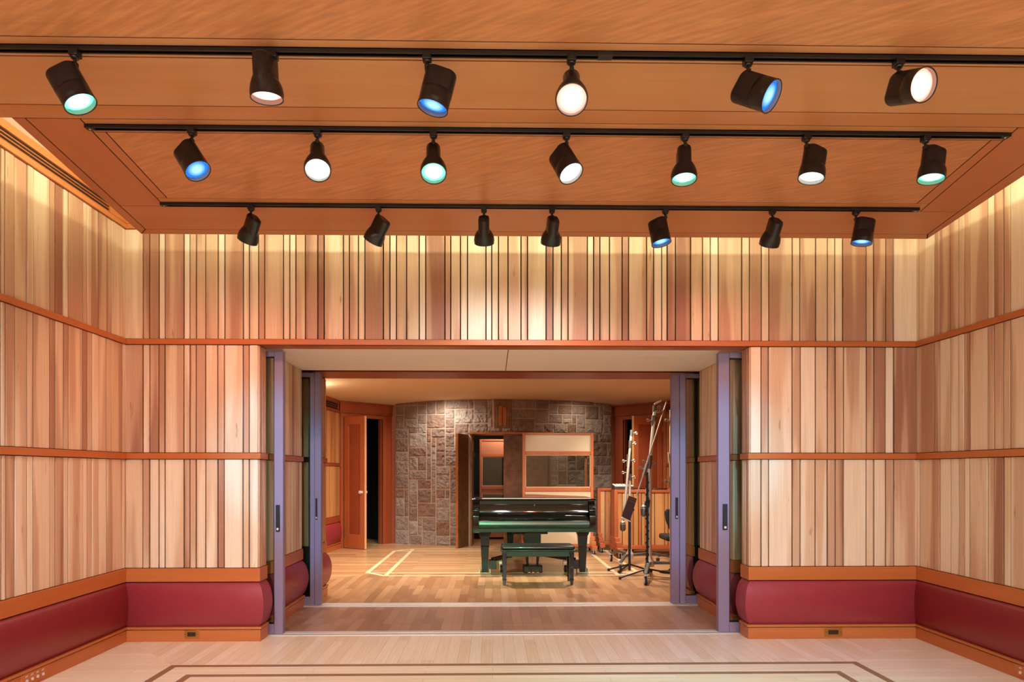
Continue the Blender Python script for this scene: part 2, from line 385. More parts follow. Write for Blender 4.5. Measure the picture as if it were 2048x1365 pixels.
# the left-hand and right-hand runs
k=1
FULL=[(XL,NEAR),(XL,YW),(XR,YW),(XR,NEAR)]
for (i,j,mt) in ((0,1,'trimY'),(1,2,'trim'),(2,3,'trimY')):
    trimset('trim_%d'%k,[rail(R1B,R1T,.022)],FULL,i,j,M[mt],tone=(.35+.1*i,.2*i)); k+=1
for path in (PL_,PR_):
    for (i,j) in ((0,1),(1,2),(2,3)):
        ax=M['trim'] if abs(path[j][0]-path[i][0])>.5 else M['trimY']
        trimset('trim_%d'%k,prof_mid,path,i,j,ax,tone=(.4,.1*k)); k+=1
        trimset('trim_%d'%k,prof_base,path,i,j,ax,tone=(.3,.13*k)); k+=1
for nm,path,i,j,ax in (('left',PL_,0,1,'trimY'),('back_left',PL_,1,3,'trim'),('back_right',PR_,0,2,'trim'),('right',PR_,2,3,'trimY')):
    mb=MB(); mb.tone=(.25,.37)
    for pr in prof_pl: sweep_part(mb,path,pr,i,j)
    mb.mi=1; sweep_part(mb,path,rail(LB-.03,LT+.03,-.004,-.02),i,j)
    struct('baseboard_'+nm,mb,[M[ax],M['gap']],bevel=.002)
# header soffit over the opening
mb=MB(); mb.tone=(.5,.2); mb.box(JL-.02,JR+.02,YW+.0,YJ+.01,R1B,R1B+.02); struct('trim_%d'%k,mb,M['trim']); k+=1
mb=MB(); mb.mi=0; mb.box(XL-.3,XR+.3,YW+.05,YJ+.0,R1B+.02,Z_CEIL); mb.box(XL-.3,XR+.3,YJ+.01,7.3,R1B+.09,Z_CEIL); struct('wall_header',mb,M['backing'])
# top frieze of the main room
mb=MB(); mb.tone=(.1,.7); fb=[rail(Z_TOP,Z_TOP+.036,.024),rail(Z_TOP+.04,Z_CEIL,.02)]
for pr in fb: sweep_part(mb,FULL,pr,1,2)
struct('trim_%d'%k,mb,M['trim'],bevel=.002); k+=1
mb=MB(); mb.tone=(.1,.7)
for pr in fb: sweep_part(mb,FULL,pr,2,3)
struct('trim_%d'%k,mb,M['trimY'],bevel=.002); k+=1
VY1=onX(216,410,XL).y
mb=MB(); mb.tone=(.1,.7); sweep_part(mb,FULL,fb[0],0,1)
fl=Frame((XL,NEAR),(XL,YW)); s1=VY1-NEAR
mb.fbox(fl,s1,YW-NEAR,-.02,.02,Z_TOP+.04,Z_CEIL); mb.fbox(fl,0,s1,-.02,.02,3.356,Z_CEIL)
struct('trim_%d'%k,mb,M['trimY'],bevel=.002); k+=1
# ---- ceiling of the main room
mb=MB(); mb.box(XL-.3,XR+.3,NEAR,YW+.1,Z_CEIL,Z_CEIL+.05); struct('ceiling',mb,M['ceil'])
mb=MB(); mb.box(XL-.3,XR+.3,NEAR-.2,NEAR,0,Z_CEIL); struct('wall_rear',mb,plain('rear wall wood','c8a98a',.6))
# ---- suspended wooden ceiling: veneer boards with thin dark grooves
HC=3.03
def P(px,py): v=onZ(px,py,HC); return Vector((v.x,v.y))
class Ln:
    def __init__(s,a,b): s.a=a; s.b=b
    def at(s,Y): t=(Y-s.a.y)/(s.b.y-s.a.y); return (s.a.x+(s.b.x-s.a.x)*t, Y)
E=Ln(P(16,230),P(284,470)); L1=Ln(P(43,230),P(292,460)); L2=Ln(P(160,237.5),P(332,416)); L3=Ln(P(212,265),P(336,398.6))
E_=Ln(P(2048,352),P(1857,477)); L1_=Ln(P(2048,328),P(1859,466.5)); L2_=Ln(P(2036,256),P(1841,423)); L3_=Ln(P(1982,281),P(1832,409))
gy=lambda y: P(985,y).y
e0,g1,g2,t3,g3_,g4,t2,g5,g6,g7,t1,g8=[gy(y) for y in (473,463.5,417.5,411,401.5,271.5,258.5,245.5,218.5,122.5,103.5,84)]
nr=gy(231)
def inset(poly,g=.0038):
    n=len(poly); pts=[Vector(p) for p in poly]
    if sum(pts[i].x*pts[(i+1)%n].y-pts[(i+1)%n].x*pts[i].y for i in range(n))<0: pts=pts[::-1]
    out=[]
    for i in range(n):
        a,b,c=pts[i-1],pts[i],pts[(i+1)%n]; d1=(b-a).normalized(); d2=(c-b).normalized()
        n1=Vector((-d1.y,d1.x)); n2=Vector((-d2.y,d2.x)); m=(n1+n2)/(1+n1.dot(n2)); out.append(tuple(b+m*g))
    return out
WX0,WX1=XL+.12,XR-.05
mb=MB()
def panel(poly,mi,tone): mb.mi=mi; mb.tone=(tone,random.random()); mb.prism(inset(poly),HC,HC+.025)  # far panels get darker, redder tones for the red light there
R=lambda x0,x1,y0,y1: [(x0,y0),(x1,y0),(x1,y1),(x0,y1)]
panel(R(WX0,WX1,.2,g8),1,.35); panel(R(WX0,WX1,g8,g7),0,.4); panel(R(WX0,WX1,g7,g6),0,.45); panel(R(WX0,WX1,g6,g5),0,.6)
panel([L2.at(g5),L2_.at(g5),L2_.at(g4),L2.at(g4)],0,.5)
panel([L3.at(g4),L3_.at(g4),L3_.at(g3_),L3.at(g3_)],1,.55)
panel([L2.at(g4),L3.at(g4),L3.at(g3_),L2.at(g3_)],2,.5); panel([L3_.at(g4),L2_.at(g4),L2_.at(g3_),L3_.at(g3_)],2,.5)
panel([L2.at(g3_),L2_.at(g3_),L2_.at(g2),L2.at(g2)],0,.6)
panel([L1.at(g5),L2.at(g5),L2.at(g2),L1.at(g2)],2,.65); panel([L2_.at(g5),L1_.at(g5),L1_.at(g2),L2_.at(g2)],2,.65)
panel([L1.at(g2),L1_.at(g2),L1_.at(g1),L1.at(g1)],0,.7)
panel([E.at(g5),L1.at(g5),L1.at(g1),E.at(e0)],2,.7); panel([L1_.at(g5),E_.at(g5),E_.at(e0),L1_.at(g1)],2,.7)
panel([L1.at(g1),L1_.at(g1),E_.at(e0),E.at(e0)],0,.7)
mb.mi=3; mb.prism([E.at(g5-.1),E_.at(g5-.1),E_.at(e0),E.at(e0)],HC+.003,HC+.08); mb.prism(R(WX0,WX1,.2,g5-.003),HC+.003,HC+.08)
mb.mi=4; mb.prism([E.at(g5-.1),E_.at(g5-.1),E_.at(e0),E.at(e0)],HC+.078,HC+.1); mb.prism(R(WX0,WX1,.2,g5-.1),HC+.078,HC+.1)  # unseen pale top added to whiten light bounced above the cloud
mb.mi=0; mb.tone=(.6,.4)
cl=struct('ceiling_cloud',mb,[M['cloud'],M['cloudfig'],M['cloudY'],M['gap'],M['ceil']])
# ---- floors
mb=MB()
IX0,IX1,IY=-2.21,2.55,onZ(985,1328,0).y; w=.05
def quad(mi,pts,z=0): mb.mi=mi; mb.prism(pts,z-.02,z)
FL0,FL1=XL-.1,XR+.1; YT0=onZ(985,1271,0).y
quad(0,[(FL0,YT0),(FL1,YT0),(IX1,IY),(IX0,IY)]); quad(1,[(FL0,YT0),(IX0,IY),(IX0,NEAR),(FL0,NEAR)]); quad(1,[(FL1,YT0),(FL1,NEAR),(IX1,NEAR),(IX1,IY)])
quad(1,[(IX0,IY),(IX1,IY),(IX1,NEAR),(IX0,NEAR)])
for x0,x1,yy in ((IX0,IX1,IY),(-2.01,2.32,onZ(985,1347,0).y)):
    mb.mi=2; mb.prism([(x0,yy),(x1,yy),(x1-w,yy-w),(x0+w,yy-w)],-.01,.0006)
    mb.prism([(x0,yy),(x0+w,yy-w),(x0+w,NEAR),(x0,NEAR)],-.01,.0006); mb.prism([(x1,yy),(x1,NEAR),(x1-w,NEAR),(x1-w,yy-w)],-.01,.0006)
struct('floor',mb,[M['floorY'],M['floorX'],M['inlayd']],smooth=0)
YT1=onZ(985,1262.5,0).y; YB0=onZ(985,1213.5,0).y; YB1=onZ(985,1206.5,0).y; YD=onZ(985,1251,0).y
mb=MB(); mb.mi=0; mb.box(-3,3.2,YT1,YD-.004,-.02,0); mb.box(-3,3.2,YD+.004,YB0,-.02,0); mb.mi=1; mb.box(-3,3.2,YD-.004,YD+.004,-.02,-.004)
struct('floor_passage',mb,[M['oakP'],M['gap']],smooth=0)
for n_,(a,b) in enumerate(((YT0,YT1),(YB0,YB1))):
    mb=MB(); m_=(a+b)/2
    mb.box(JL-.35,JR+.35,a,b,-.02,.001); mb.box(JL-.35,JR+.35,a+.004,m_-.016,.0,.005); mb.box(JL-.35,JR+.35,m_-.005,m_+.005,.0,.006); mb.box(JL-.35,JR+.35,m_+.016,b-.004,.0,.005)
    struct('trim_%d'%k,mb,M['steel'],bevel=.001); k+=1
mb=MB(); SX0,SX1=-3.3,3.7
A_,B_,X0o,X0i,X1i,X1o=8.75,9.06,-1.68,-1.40,1.65,1.95; C_,D_=11.57,11.87
quad(0,[(SX0,YB1),(SX1,YB1),(X1o,A_+.15),(X0o,A_+.15)]); quad(1,[(SX0,YB1),(X0o,A_+.15),(X0o,15),(SX0,15)]); quad(1,[(SX1,YB1),(SX1,15),(X1o,15),(X1o,A_+.15)]); quad(1,[(X0o,A_+.15),(X1o,A_+.15),(X1o,15),(X0o,15)])
mb.mi=2
oct_=[(X0i,A_),(X1i,A_),(X1o,B_),(X1o,C_),(X1i,D_),(X0i,D_),(X0o,C_),(X0o,B_)]
oin=inset(oct_,.055)
if (oin[0][0]-oct_[0][0])**2>1: oin=oin[::-1]
for i in range(8):
    a,b=oct_[i],oct_[(i+1)%8]
    q=min(range(8),key=lambda j:(oin[j][0]-a[0])**2+(oin[j][1]-a[1])**2); q2=min(range(8),key=lambda j:(oin[j][0]-b[0])**2+(oin[j][1]-b[1])**2)
    mb.prism([a,b,oin[q2],oin[q]],-.01,.0006)
mb.box(X0i,X0i+.055,A_,D_,-.01,.0007); mb.box(X1i-.055,X1i,A_,D_,-.01,.0007); mb.box(X0o,X1o,B_-.055,B_,-.01,.0008); mb.box(X0o,X1o,C_-.055,C_,-.01,.0008)
struct('floor_studio',mb,[M['oakY'],M['oakX'],M['inlayl']],smooth=0)
# ---- passage between the two pairs of glass doors
YPA,YPB=5.80,6.76; PLX,PRX=onZ(567,1240,0).x,onZ(1436,1235,0).x
ZP=2.338
mb=MB(); 
for x0,x1 in ((-3,.127),(.133,3.2)):
    for y0,y1 in ((YJ+.02,YD-.002),(YD+.002,YB0+.02)): mb.box(x0,x1,y0,y1,ZP,ZP+.03)
mb.mi=1; mb.box(-3,3.2,YJ+.02,YB0+.02,ZP+.006,ZP+.06)
struct('ceiling_passage',mb,[M['fabric'],M['backing']],bevel=.002)
PASL=[(-2.9,YPA),(PLX,YPA),(PLX,YPB),(-2.9,YPB)]; PASR=[(3.1,YPB),(PRX,YPB),(PRX,YPA),(3.1,YPA)]
for side,pth in (('left',PASL),('right',PASR)):
    mb=MB(); rr=random.Random(21)
    for i in range(3):
        fr=Frame(pth[i],pth[i+1]); sm=rand_seams(0,fr.L,rr)
        boards(mb,fr,sm,[(R2T,ZP,None),(TT,R2B,None)],rnd=rr)
    mb.mi=1; xs=sorted((pth[0][0],pth[1][0])); mb.box(xs[0]+(.02 if side=='right' else 0),xs[1]-(.02 if side=='left' else 0),YPA+.02,YPB-.02,0,ZP)
    struct('wall_passage_'+side,mb,[M['plank'],M['backing']],bevel=.0015,seg=1)
    mb=MB(); mb.tone=(.45,.6); mb.sweep(pth,rail(R2B,R2T,.02)); mb.sweep(pth,rail(TB,TT,.016)); struct('trim_%d'%k,mb,M['trimY'],bevel=.002); k+=1
    mb=MB(); mb.tone=(.3,.6)
    for pr in prof_pl: mb.sweep(pth,pr)
    struct('baseboard_passage_'+side,mb,M['trimY'],bevel=.002)
# ---- studio shell
YS0,YS1=YB1-.01,7.42
SLX,SRX=-1.81,PRX-.02
NL=[(SLX,YS0),(SLX,YS1),(-3.1,YS1)]; CL,CLB=(-2.67,11.97),(-1.89,12.8)
NR=[(3.5,YS1),(SRX,YS1),(SRX,YS0)]; CRB,CR=(2.29,12.8),(3.07,11.97)
ZS=2.58
for side,pth in (('left',NL),('right',NR)):
    mb=MB(); rr=random.Random(31)
    for i in range(2):
        fr=Frame(pth[i],pth[i+1]); sm=rand_seams(0,fr.L,rr); boards(mb,fr,sm,[(R2T,ZP,None),(TT,R2B,None)],rnd=rr)
    fr=Frame((-2.9,YS0+.03),(SLX-.01,YS0+.03)) if side=='left' else Frame((SRX+.01,YS0+.03),(3.2,YS0+.03))
    boards(mb,fr,rand_seams(0,fr.L,rr),[(R2T,ZP,None),(TT,R2B,None)],rnd=rr)
    mb.mi=1
    if side=='left': mb.box(-3.1,SLX-.02,YS0+.06,YS1-.02,0,ZP)
    else: mb.box(SRX+.02,3.5,YS0+.06,YS1-.02,0,ZP)
    struct('wall_studio_front_'+side,mb,[M['splank'],M['backing']],bevel=.0015,seg=1)
    mb=MB(); mb.tone=(.4,.2); mb.sweep(pth,rail(R2B,R2T,.02)); mb.sweep(pth,rail(TB,TT,.016)); struct('trim_%d'%k,mb,M['trimY'],bevel=.002); k+=1
    mb=MB(); mb.tone=(.3,.6)
    for pr in prof_pl: mb.sweep(pth,pr)
    struct('baseboard_studio_front_'+side,mb,M['trimY'],bevel=.002)
mb=MB(); mb.tone=(.55,.4); mb.box(-3.1,3.5,YS0,YS1,2.345,2.375); mb.mi=1; mb.box(-3.3,3.7,YS0+.02,YS1,2.375,2.9)
struct('beam',mb,[M['redwoodX'],M['ceil']])
for side,pth in (('left',[(-3.1,YS1),CL]),('right',[CR,(3.5,YS1)])):
    mb=MB(); rr=random.Random(41); fr=Frame(*pth); sm=rand_seams(0,fr.L,rr)
    boards(mb,fr,sm,[(R2T,2.36,None),(TT,R2B,None)],rnd=rr); mb.mi=1; mb.fbox(fr,-.1,fr.L+.05,-.2,-.05,0,2.9)
    struct('wall_studio_'+side,mb,[M['splank'],M['backing']],bevel=.0015,seg=1)
    mb=MB(); mb.tone=(.4,.2); mb.sweep(pth,rail(R2B,R2T,.02)); mb.sweep(pth,rail(TB,TT,.016)); mb.sweep(pth,rail(2.36,2.40,.02)); mb.sweep(pth,rail(2.52,ZS,.02))
    mb.mi=1; mb.sweep(pth,rail(2.40,2.52,-.02,-.05)); mb.mi=0
    a,b=((0,fr.L-.86) if False else (None,None))
    struct('trim_%d'%k,mb,[M['redwoodX'],M['gap']],bevel=.002); k+=1
    mb=MB(); mb.tone=(.3,.6)
    for pr in prof_pl: mb.sweep(pth,pr)
    struct('baseboard_studio_'+side,mb,M['trimY'],bevel=.002)
# studio ceiling: flat middle, long strips folded down to the side walls
mb=MB(); ZM=2.665
fl_=(-1.84,9.5,ZM-.01); fr_=(2.24,9.5,ZM-.01)
top=[(-3.15,7.3,ZS),(CL[0],CL[1],ZS),(CLB[0],CLB[1]+.02,ZS),(CRB[0],CRB[1]+.02,ZS),(CR[0],CR[1],ZS),(3.55,7.3,ZS),(-1.84,7.3,ZM),fl_,(-1.3,12.35,ZM-.02),(1.7,12.35,ZM-.02),fr_,(2.24,7.3,ZM)]
fs=[(0,6,7,1),(1,7,8,2),(2,8,9,3),(3,9,10,4),(4,10,11,5),(6,11,10,9,8,7)]
mb.add(top,fs); mb.add([(x,y,z+.06) for x,y,z in top],fs)
struct('ceiling_studio',mb,plain('studio plaster ceiling','e0c09a',.85),smooth=0)
# splayed corner walls with door openings
def splay(side,A,B,flip):
    global k
    fr=Frame(A,B); L=fr.L; o0,o1=(.07,.93) if not flip else (L-.93,L-.07); zt=2.30
    mb=MB(); mb.tone=(.6,.3)
    mb.fbox(fr,0,o0,-.12,0,0,zt); mb.fbox(fr,o1,L,-.12,0,0,zt); mb.fbox(fr,0,L,-.12,0,zt,ZS)
    struct('wall_studio_corner_'+side,mb,M['redwood'],bevel=.002)
    mb=MB(); mb.tone=(.5,.6)
    mb.fbox(fr,0,L,0,.018,2.40,ZS-.03); mb.fbox(fr,-.01,L+.01,0,.03,ZS-.03,ZS); mb.fbox(fr,-.01,L+.01,0,.028,2.375,2.40)
    mb.fbox(fr,o0-.065,o0,-.12,.022,0,zt+.065); mb.fbox(fr,o1,o1+.065,-.12,.022,0,zt+.065); mb.fbox(fr,o0,o1,-.12,.022,zt,zt+.065)
    mb.fbox(fr,o0,o0+.02,-.1,-.02,0,zt); mb.fbox(fr,o1-.02,o1,-.1,-.02,0,zt)
    struct('trim_%d'%k,mb,M['redwood'],bevel=.003); k+=1
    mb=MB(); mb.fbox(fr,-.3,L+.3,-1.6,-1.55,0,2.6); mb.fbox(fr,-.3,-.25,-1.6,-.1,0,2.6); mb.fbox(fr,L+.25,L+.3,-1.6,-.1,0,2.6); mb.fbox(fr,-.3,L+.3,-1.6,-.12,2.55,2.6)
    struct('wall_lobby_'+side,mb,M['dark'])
    return fr
frL=splay('left',CL,CLB,False); frR=splay('right',CRB,CR,True)
# back wall behind the stone
mb=MB(); mb.tone=(.5,.5); mb.box(CLB[0]-.1,-.45,12.82,12.95,0,ZS+.1); mb.box(1.15,CRB[0]+.1,12.82,12.95,0,ZS+.1); mb.box(-.45,1.15,12.82,12.95,2.1,ZS+.1)
struct('wall_studio_back',mb,M['redwood'])
# ---- convex stone wall
SC=Vector((.21,12.3+5.2)); SR=5.2
def arc(x): return SC.y-math.sqrt(SR*SR-(x-SC.x)**2)
DX0,DX1,DZ=-.40,1.06,2.045; KX0,KX1,KZ=onY(988,830,12.3).x,onY(1023,830,12.3).x,2.09
SXL,SXR,SZ=-1.80,2.22,2.64
U=.085; nx=round((SXR-SXL)/U); nz=round(SZ/U); ux=(SXR-SXL)/nx; uz=SZ/nz
rr=random.Random(77); used=[[False]*nz for _ in range(nx)]
def blocked(i,j):
    x=SXL+(i+.5)*ux; z=(j+.5)*uz
    return (DX0<x<DX1 and z<DZ) or (KX0<x<KX1 and z>KZ)
for i in range(nx):
    for j in range(nz):
        if blocked(i,j): used[i][j]=True
def clampx(x,z0,z1):
    return x
mb=MB()
mb.mi=1
# mortar bed
def bed(x0,x1,z0,z1):
    n=max(2,int((x1-x0)/.15)); vs=[];fs=[]
    for q in range(n+1):
        x=x0+(x1-x0)*q/n; y=arc(x); vs+=[(x,y,z0),(x,y,z1),(x,y+.3,z0),(x,y+.3,z1)]
    for q in range(n):
        a=q*4; fs+=[(a,a+4,a+5,a+1),(a+1,a+5,a+7,a+3),(a+2,a,a+1,a+3) if q==0 else (a,a+4,a+6,a+2)]
    fs+=[(n*4,n*4+2,n*4+3,n*4+1)]
    mb.add(vs,fs)
bed(SXL,DX0,0,SZ); bed(DX1,SXR,0,SZ); bed(DX0,KX0,DZ,SZ); bed(KX1,DX1,DZ,SZ); bed(KX0,KX1,DZ,KZ)
mb.mi=0
for j in range(nz):
    for i in range(nx):
        if used[i][j]: continue
        w_=rr.choice([2,3,3,4,4,5]); h_=rr.choice([2,2,3,3]) if w_>2 else rr.choice([1,2,3])
        ww=1
        while ww<w_ and i+ww<nx and not used[i+ww][j]: ww+=1
        hh=1
        while hh<h_ and j+hh<nz and all(not used[i+q][j+hh] for q in range(ww)): hh+=1
        for a in range(ww):
            for b in range(hh): used[i+a][j+b]=True
        x0,x1,z0,z1=SXL+i*ux+.006,SXL+(i+ww)*ux-.006,j*uz+.006,(j+hh)*uz-.006
        mb.tone=(rr.random(),rr.random()); nu,nv=ww*8,hh*8; vs=[];fs=[]; off=rr.uniform(0,.006); sd=rr.random()*50
        tilt=rr.uniform(-.06,.06); tv=rr.uniform(-.06,.06)
        for a in range(nu+1):
            for b in range(nv+1):
                u,v=a/nu,b/nv; x=x0+(x1-x0)*u; z=z0+(z1-z0)*v
                e=min(u,1-u)*(x1-x0); f=min(v,1-v)*(z1-z0); edge=min(1,min(e,f)/.014)
                d=.002+edge*(off+.012+.020*noise.fractal(Vector((x*13+sd,z*13,sd)),.6,2.2,6)+(u-.5)*tilt*.12+(v-.5)*tv*.12)
                vs.append((x,arc(x)-max(d,.001 if edge<1 else .004),z))
        for a in range(nu):
            for b in range(nv):
                q=a*(nv+1)+b; fs.append((q,q+nv+1,q+nv+2,q+1))
        base=len(vs); ring=[a*(nv+1) for a in range(nu+1)]+[nu*(nv+1)+b for b in range(1,nv+1)]+[a*(nv+1)+nv for a in range(nu-1,-1,-1)]+[b for b in range(nv-1,0,-1)]
        for q in ring: x,y,z=vs[q]; vs.append((x,arc(x)+.01,z))
        for q in range(len(ring)): q2=(q+1)%len(ring); fs.append((ring[q],base+q,base+q2,ring[q2]))
        mb.add(vs,fs)
struct('wall_stone',mb,[M['stone'],M['mortar']],smooth=35,recalc=False)
# room seen through the stone doorway
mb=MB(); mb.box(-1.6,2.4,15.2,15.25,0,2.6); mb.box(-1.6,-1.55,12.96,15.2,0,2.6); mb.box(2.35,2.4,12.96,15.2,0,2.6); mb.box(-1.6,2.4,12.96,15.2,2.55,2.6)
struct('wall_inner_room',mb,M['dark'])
# ================================================================== THINGS
# ---- padded leather bumpers along the foot of the walls
def bump_prof(b=.055,n=12):
    pr=[]
    for i in range(n+1):
        t=i/n; pr.append((.004+b*math.sin(PI*t)**.62, LB+(LT-LB)*t))
    return [(-.002,LB)]+pr+[(-.002,LT)]
def bumper(path,i,j,label):
    mb=MB(); sweep_part(mb,path,bump_prof(),i,j)
    if j-i>1 or True:
        pass
    o=obj('wall_bumper',mb,M['leather'],smooth=50); return tag(o,label,'bumper','burgundy wall bumpers')
bumper(PL_,0,1,'long burgundy leather wall bumper along the left side wall below the vent')
bumper(PL_,1,3,'burgundy leather wall bumper on the back wall left of the glass door opening')
bumper(PR_,0,2,'burgundy leather wall bumper on the back wall right of the glass door opening')
bumper(PR_,2,3,'long burgundy leather wall bumper along the right side wall')
bumper(PASL,0,3,'burgundy leather bumper on the left wall of the passage between the glass doors')
bumper(PASR,0,3,'burgundy leather bumper on the right wall of the passage between the glass doors')
bumper(NL,0,2,'burgundy leather bumper end just past the rear left glass door')
bumper(NR,0,2,'burgundy leather bumper end just past the rear right glass door')
bumper([(-3.1,YS1+.05),(-2.672,11.90)],0,1,'dark burgundy bumper on the left wall of the piano room beside the open door')
bumper([(3.072,11.90),(3.5,YS1+.05)],0,1,'dark burgundy bumper on the right wall of the piano room behind the mic stands')
# ---- sliding glass doors
def sliding(label,xg,xs,Y0,far,ztop,pocket,hx,hz,double=None):
    x0,x1=sorted(xs); root=empty('sliding_glass_door',((x0+x1)/2,Y0+.03,0.006),label,'glass door','sliding glass doors in the opening')
    mb=MB(); 
    if double is None: mb.box(x0,x1,Y0,Y0+.06,.006,ztop)
    else: mb.box(x0,double-.002,Y0,Y0+.06,.006,ztop); mb.box(double+.002,x1,Y0-.012,Y0+.06,.006,ztop); mb.box(double-.003,double+.003,Y0+.006,Y0+.05,.006,ztop)
    obj('stile',mb,M['grey'],root,bevel=.004)
    e=x0 if pocket<x0 else x1
    a,b=sorted((pocket,e))
    mb=MB(); mb.box(a,b,Y0+.002,Y0+.058,.006,.085); obj('bottom_rail',mb,M['grey'],root,bevel=.003)
    mb=MB(); mb.box(a,b,Y0+.002,Y0+.058,ztop-.045,ztop); obj('top_rail',mb,M['grey'],root,bevel=.003)
    mb=MB(); mb.box(a,b,Y0+.024,Y0+.036,.08,ztop-.04); gp=obj('glass_pane',mb,M['glass'],root,smooth=0)
    mb=MB(); g=.008
    s=1 if pocket<x0 else -1
    mb.box(e-s*g,e,Y0+.012,Y0+.048,.085,ztop-.045); mb.box(a,b,Y0+.012,Y0+.048,.085,.093); mb.box(a,b,Y0+.012,Y0+.048,ztop-.053,ztop-.045)
    obj('gasket',mb,M['rubber'],root,smooth=0)
    mb=MB(); mb.box(hx[0],hx[1],Y0-.014,Y0+.001,hz[0],hz[1]); hd=obj('handle',mb,M['black'],root,bevel=.003)
    mb=MB(); w=(hx[1]-hx[0]); mb.box(hx[0]+w*.2,hx[1]-w*.2,Y0-.017,Y0-.012,hz[0]+.06,hz[1]-.015); obj('finger_pull',mb,M['rubber'],hd,bevel=.002)
    mb=MB(); mb.box(hx[0]+w*.25,hx[1]-w*.25,Y0-.018,Y0-.012,hz[0]+.012,hz[0]+.03); obj('latch',mb,M['chrome'],hd,bevel=.001)
XY=lambda px,Y: onY(px,900,Y).x
YF=5.615; YBk=6.84
zf=lambda y,s: CAMZ+(HY-y)/s
sliding('grey framed sliding glass door parked at the front left of the opening',0,(XY(548,YF),XY(566,YF)),YF,False,2.322,XL+.05,(XY(552.5,YF),XY(560,YF)),(zf(1063,243),zf(1010,243)))
sliding('grey framed sliding glass door parked at the front right of the opening',0,(XY(1437,YF),XY(1459,YF)),YF,False,2.322,XR-.05,(XY(1445,YF),XY(1454,YF)),(zf(1061,243),zf(1009,243)))
sliding('grey framed sliding glass door parked at the rear left, toward the piano room',0,(XY(620,YBk),XY(642.5,YBk)),YBk,True,2.325,-2.9,(XY(631.5,YBk),XY(635.5,YBk)),(zf(1040,200),zf(997,200)),XY(629.5,YBk))
sliding('grey framed sliding glass door parked at the rear right, toward the piano room',0,(XY(1343,YBk),XY(1371,YBk)),YBk,True,2.325,3.1,(XY(1350.5,YBk),XY(1355.5,YBk)),(zf(1039,200),zf(996,200)),XY(1359,YBk))
# dark slot lining behind the doors so the pockets close
# ---- ventilation grilles
def vent(label,fr,s0,s1,z0,z1,nslat,mat):
    c=fr.p((s0+s1)/2,0,z0); root=empty('ventilation_grille',c,label,'vent','slotted air vents in the wall friezes')
    mb=MB(); mb.tone=(.3,.5); f=.006
    mb.fbox(fr,s0,s1,0,.022,z0,z0+f); mb.fbox(fr,s0,s1,-.01,.022,z1-f,z1); mb.fbox(fr,s0,s0+f,-.01,.022,z0,z1); mb.fbox(fr,s1-f,s1,-.01,.022,z0,z1)
    obj('frame',mb,mat,root,bevel=.002)
    mb=MB(); mb.fbox(fr,s0,s1,-.01,.008,z0,z1); obj('dark_slot_back',mb,M['gap'],root)  # shallow dark slab; shade inside the vent is put into its colour
    for q in range(nslat):
        z=z0+f+(z1-z0-2*f)*(q+1)/(nslat+1); mb=MB(); mb.tone=(.3,.3+.1*q); mb.fbox(fr,s0+f,s1-f,.006,.019,z-.0035,z+.0035); obj('slat',mb,mat,root,bevel=.002)
vent('long slotted wooden air vent at the top of the left wall beside the ceiling',fl,.1,s1,Z_TOP+.038,3.358,2,M['trimY'])
frs=Frame((-3.1,YS1),CL); vent('small slotted air vent high on the left wall of the piano room',frs,frs.L-1.6,frs.L-.11,2.402,2.518,2,M['redwood'])
frs2=Frame(CR,(3.5,YS1)); vent('small slotted air vent high on the right side wall of the piano room',frs2,.1,1.4,2.402,2.518,2,M['redwood'])
# ---- outlets and connector panels in the plinths
def outlet(px0,px1,py0,py1,label):
    Y=YW-.0222; a=onY(px0,py1,Y); b=onY(px1,py0,Y)
    root=empty('wall_outlet',((a.x+b.x)/2,Y,a.z),label,'outlet','brass outlets in the back wall baseboard')
    w=b.x-a.x; h=b.z-a.z
    mb=MB(); mb.box(a.x,b.x,Y-.004,Y+.002,a.z,b.z); obj('cover_plate',mb,M['brass'],root,bevel=.0015)
    mb=MB(); mb.box(a.x+w*.22,b.x-w*.22,Y-.008,Y,a.z+h*.24,b.z-h*.24); so=obj('socket',mb,plain('brown socket','3a1d10',.4) if 'brown socket' not in bpy.data.materials else bpy.data.materials['brown socket'],root,bevel=.002)
    for q,e in ((-.18,-.025),(-.18,.025),(.18,-.025),(.18,.025)):
        mb=MB(); mb.box((a.x+b.x)/2+w*q+e*w*1.6-.002,(a.x+b.x)/2+w*q+e*w*1.6+.002,Y-.009,Y-.006,a.z+h*.42,a.z+h*.6)
        obj('slot',mb,M['gap'],so,smooth=0)
    for q in (.1,.9):
        mb=MB(); mb.lathe([(.004,0),(.004,.002)],Matrix.Translation((a.x+w*q,Y-.003,a.z+h*.5))@Matrix.Rotation(PI/2,4,'X'),10); obj('screw',mb,M['bronze'],root)
outlet(369,398,1261,1277.5,'brass outlet in the baseboard left of the glass doors')
outlet(1648.5,1684,1256.5,1273.5,'brass outlet in the baseboard right of the glass doors')
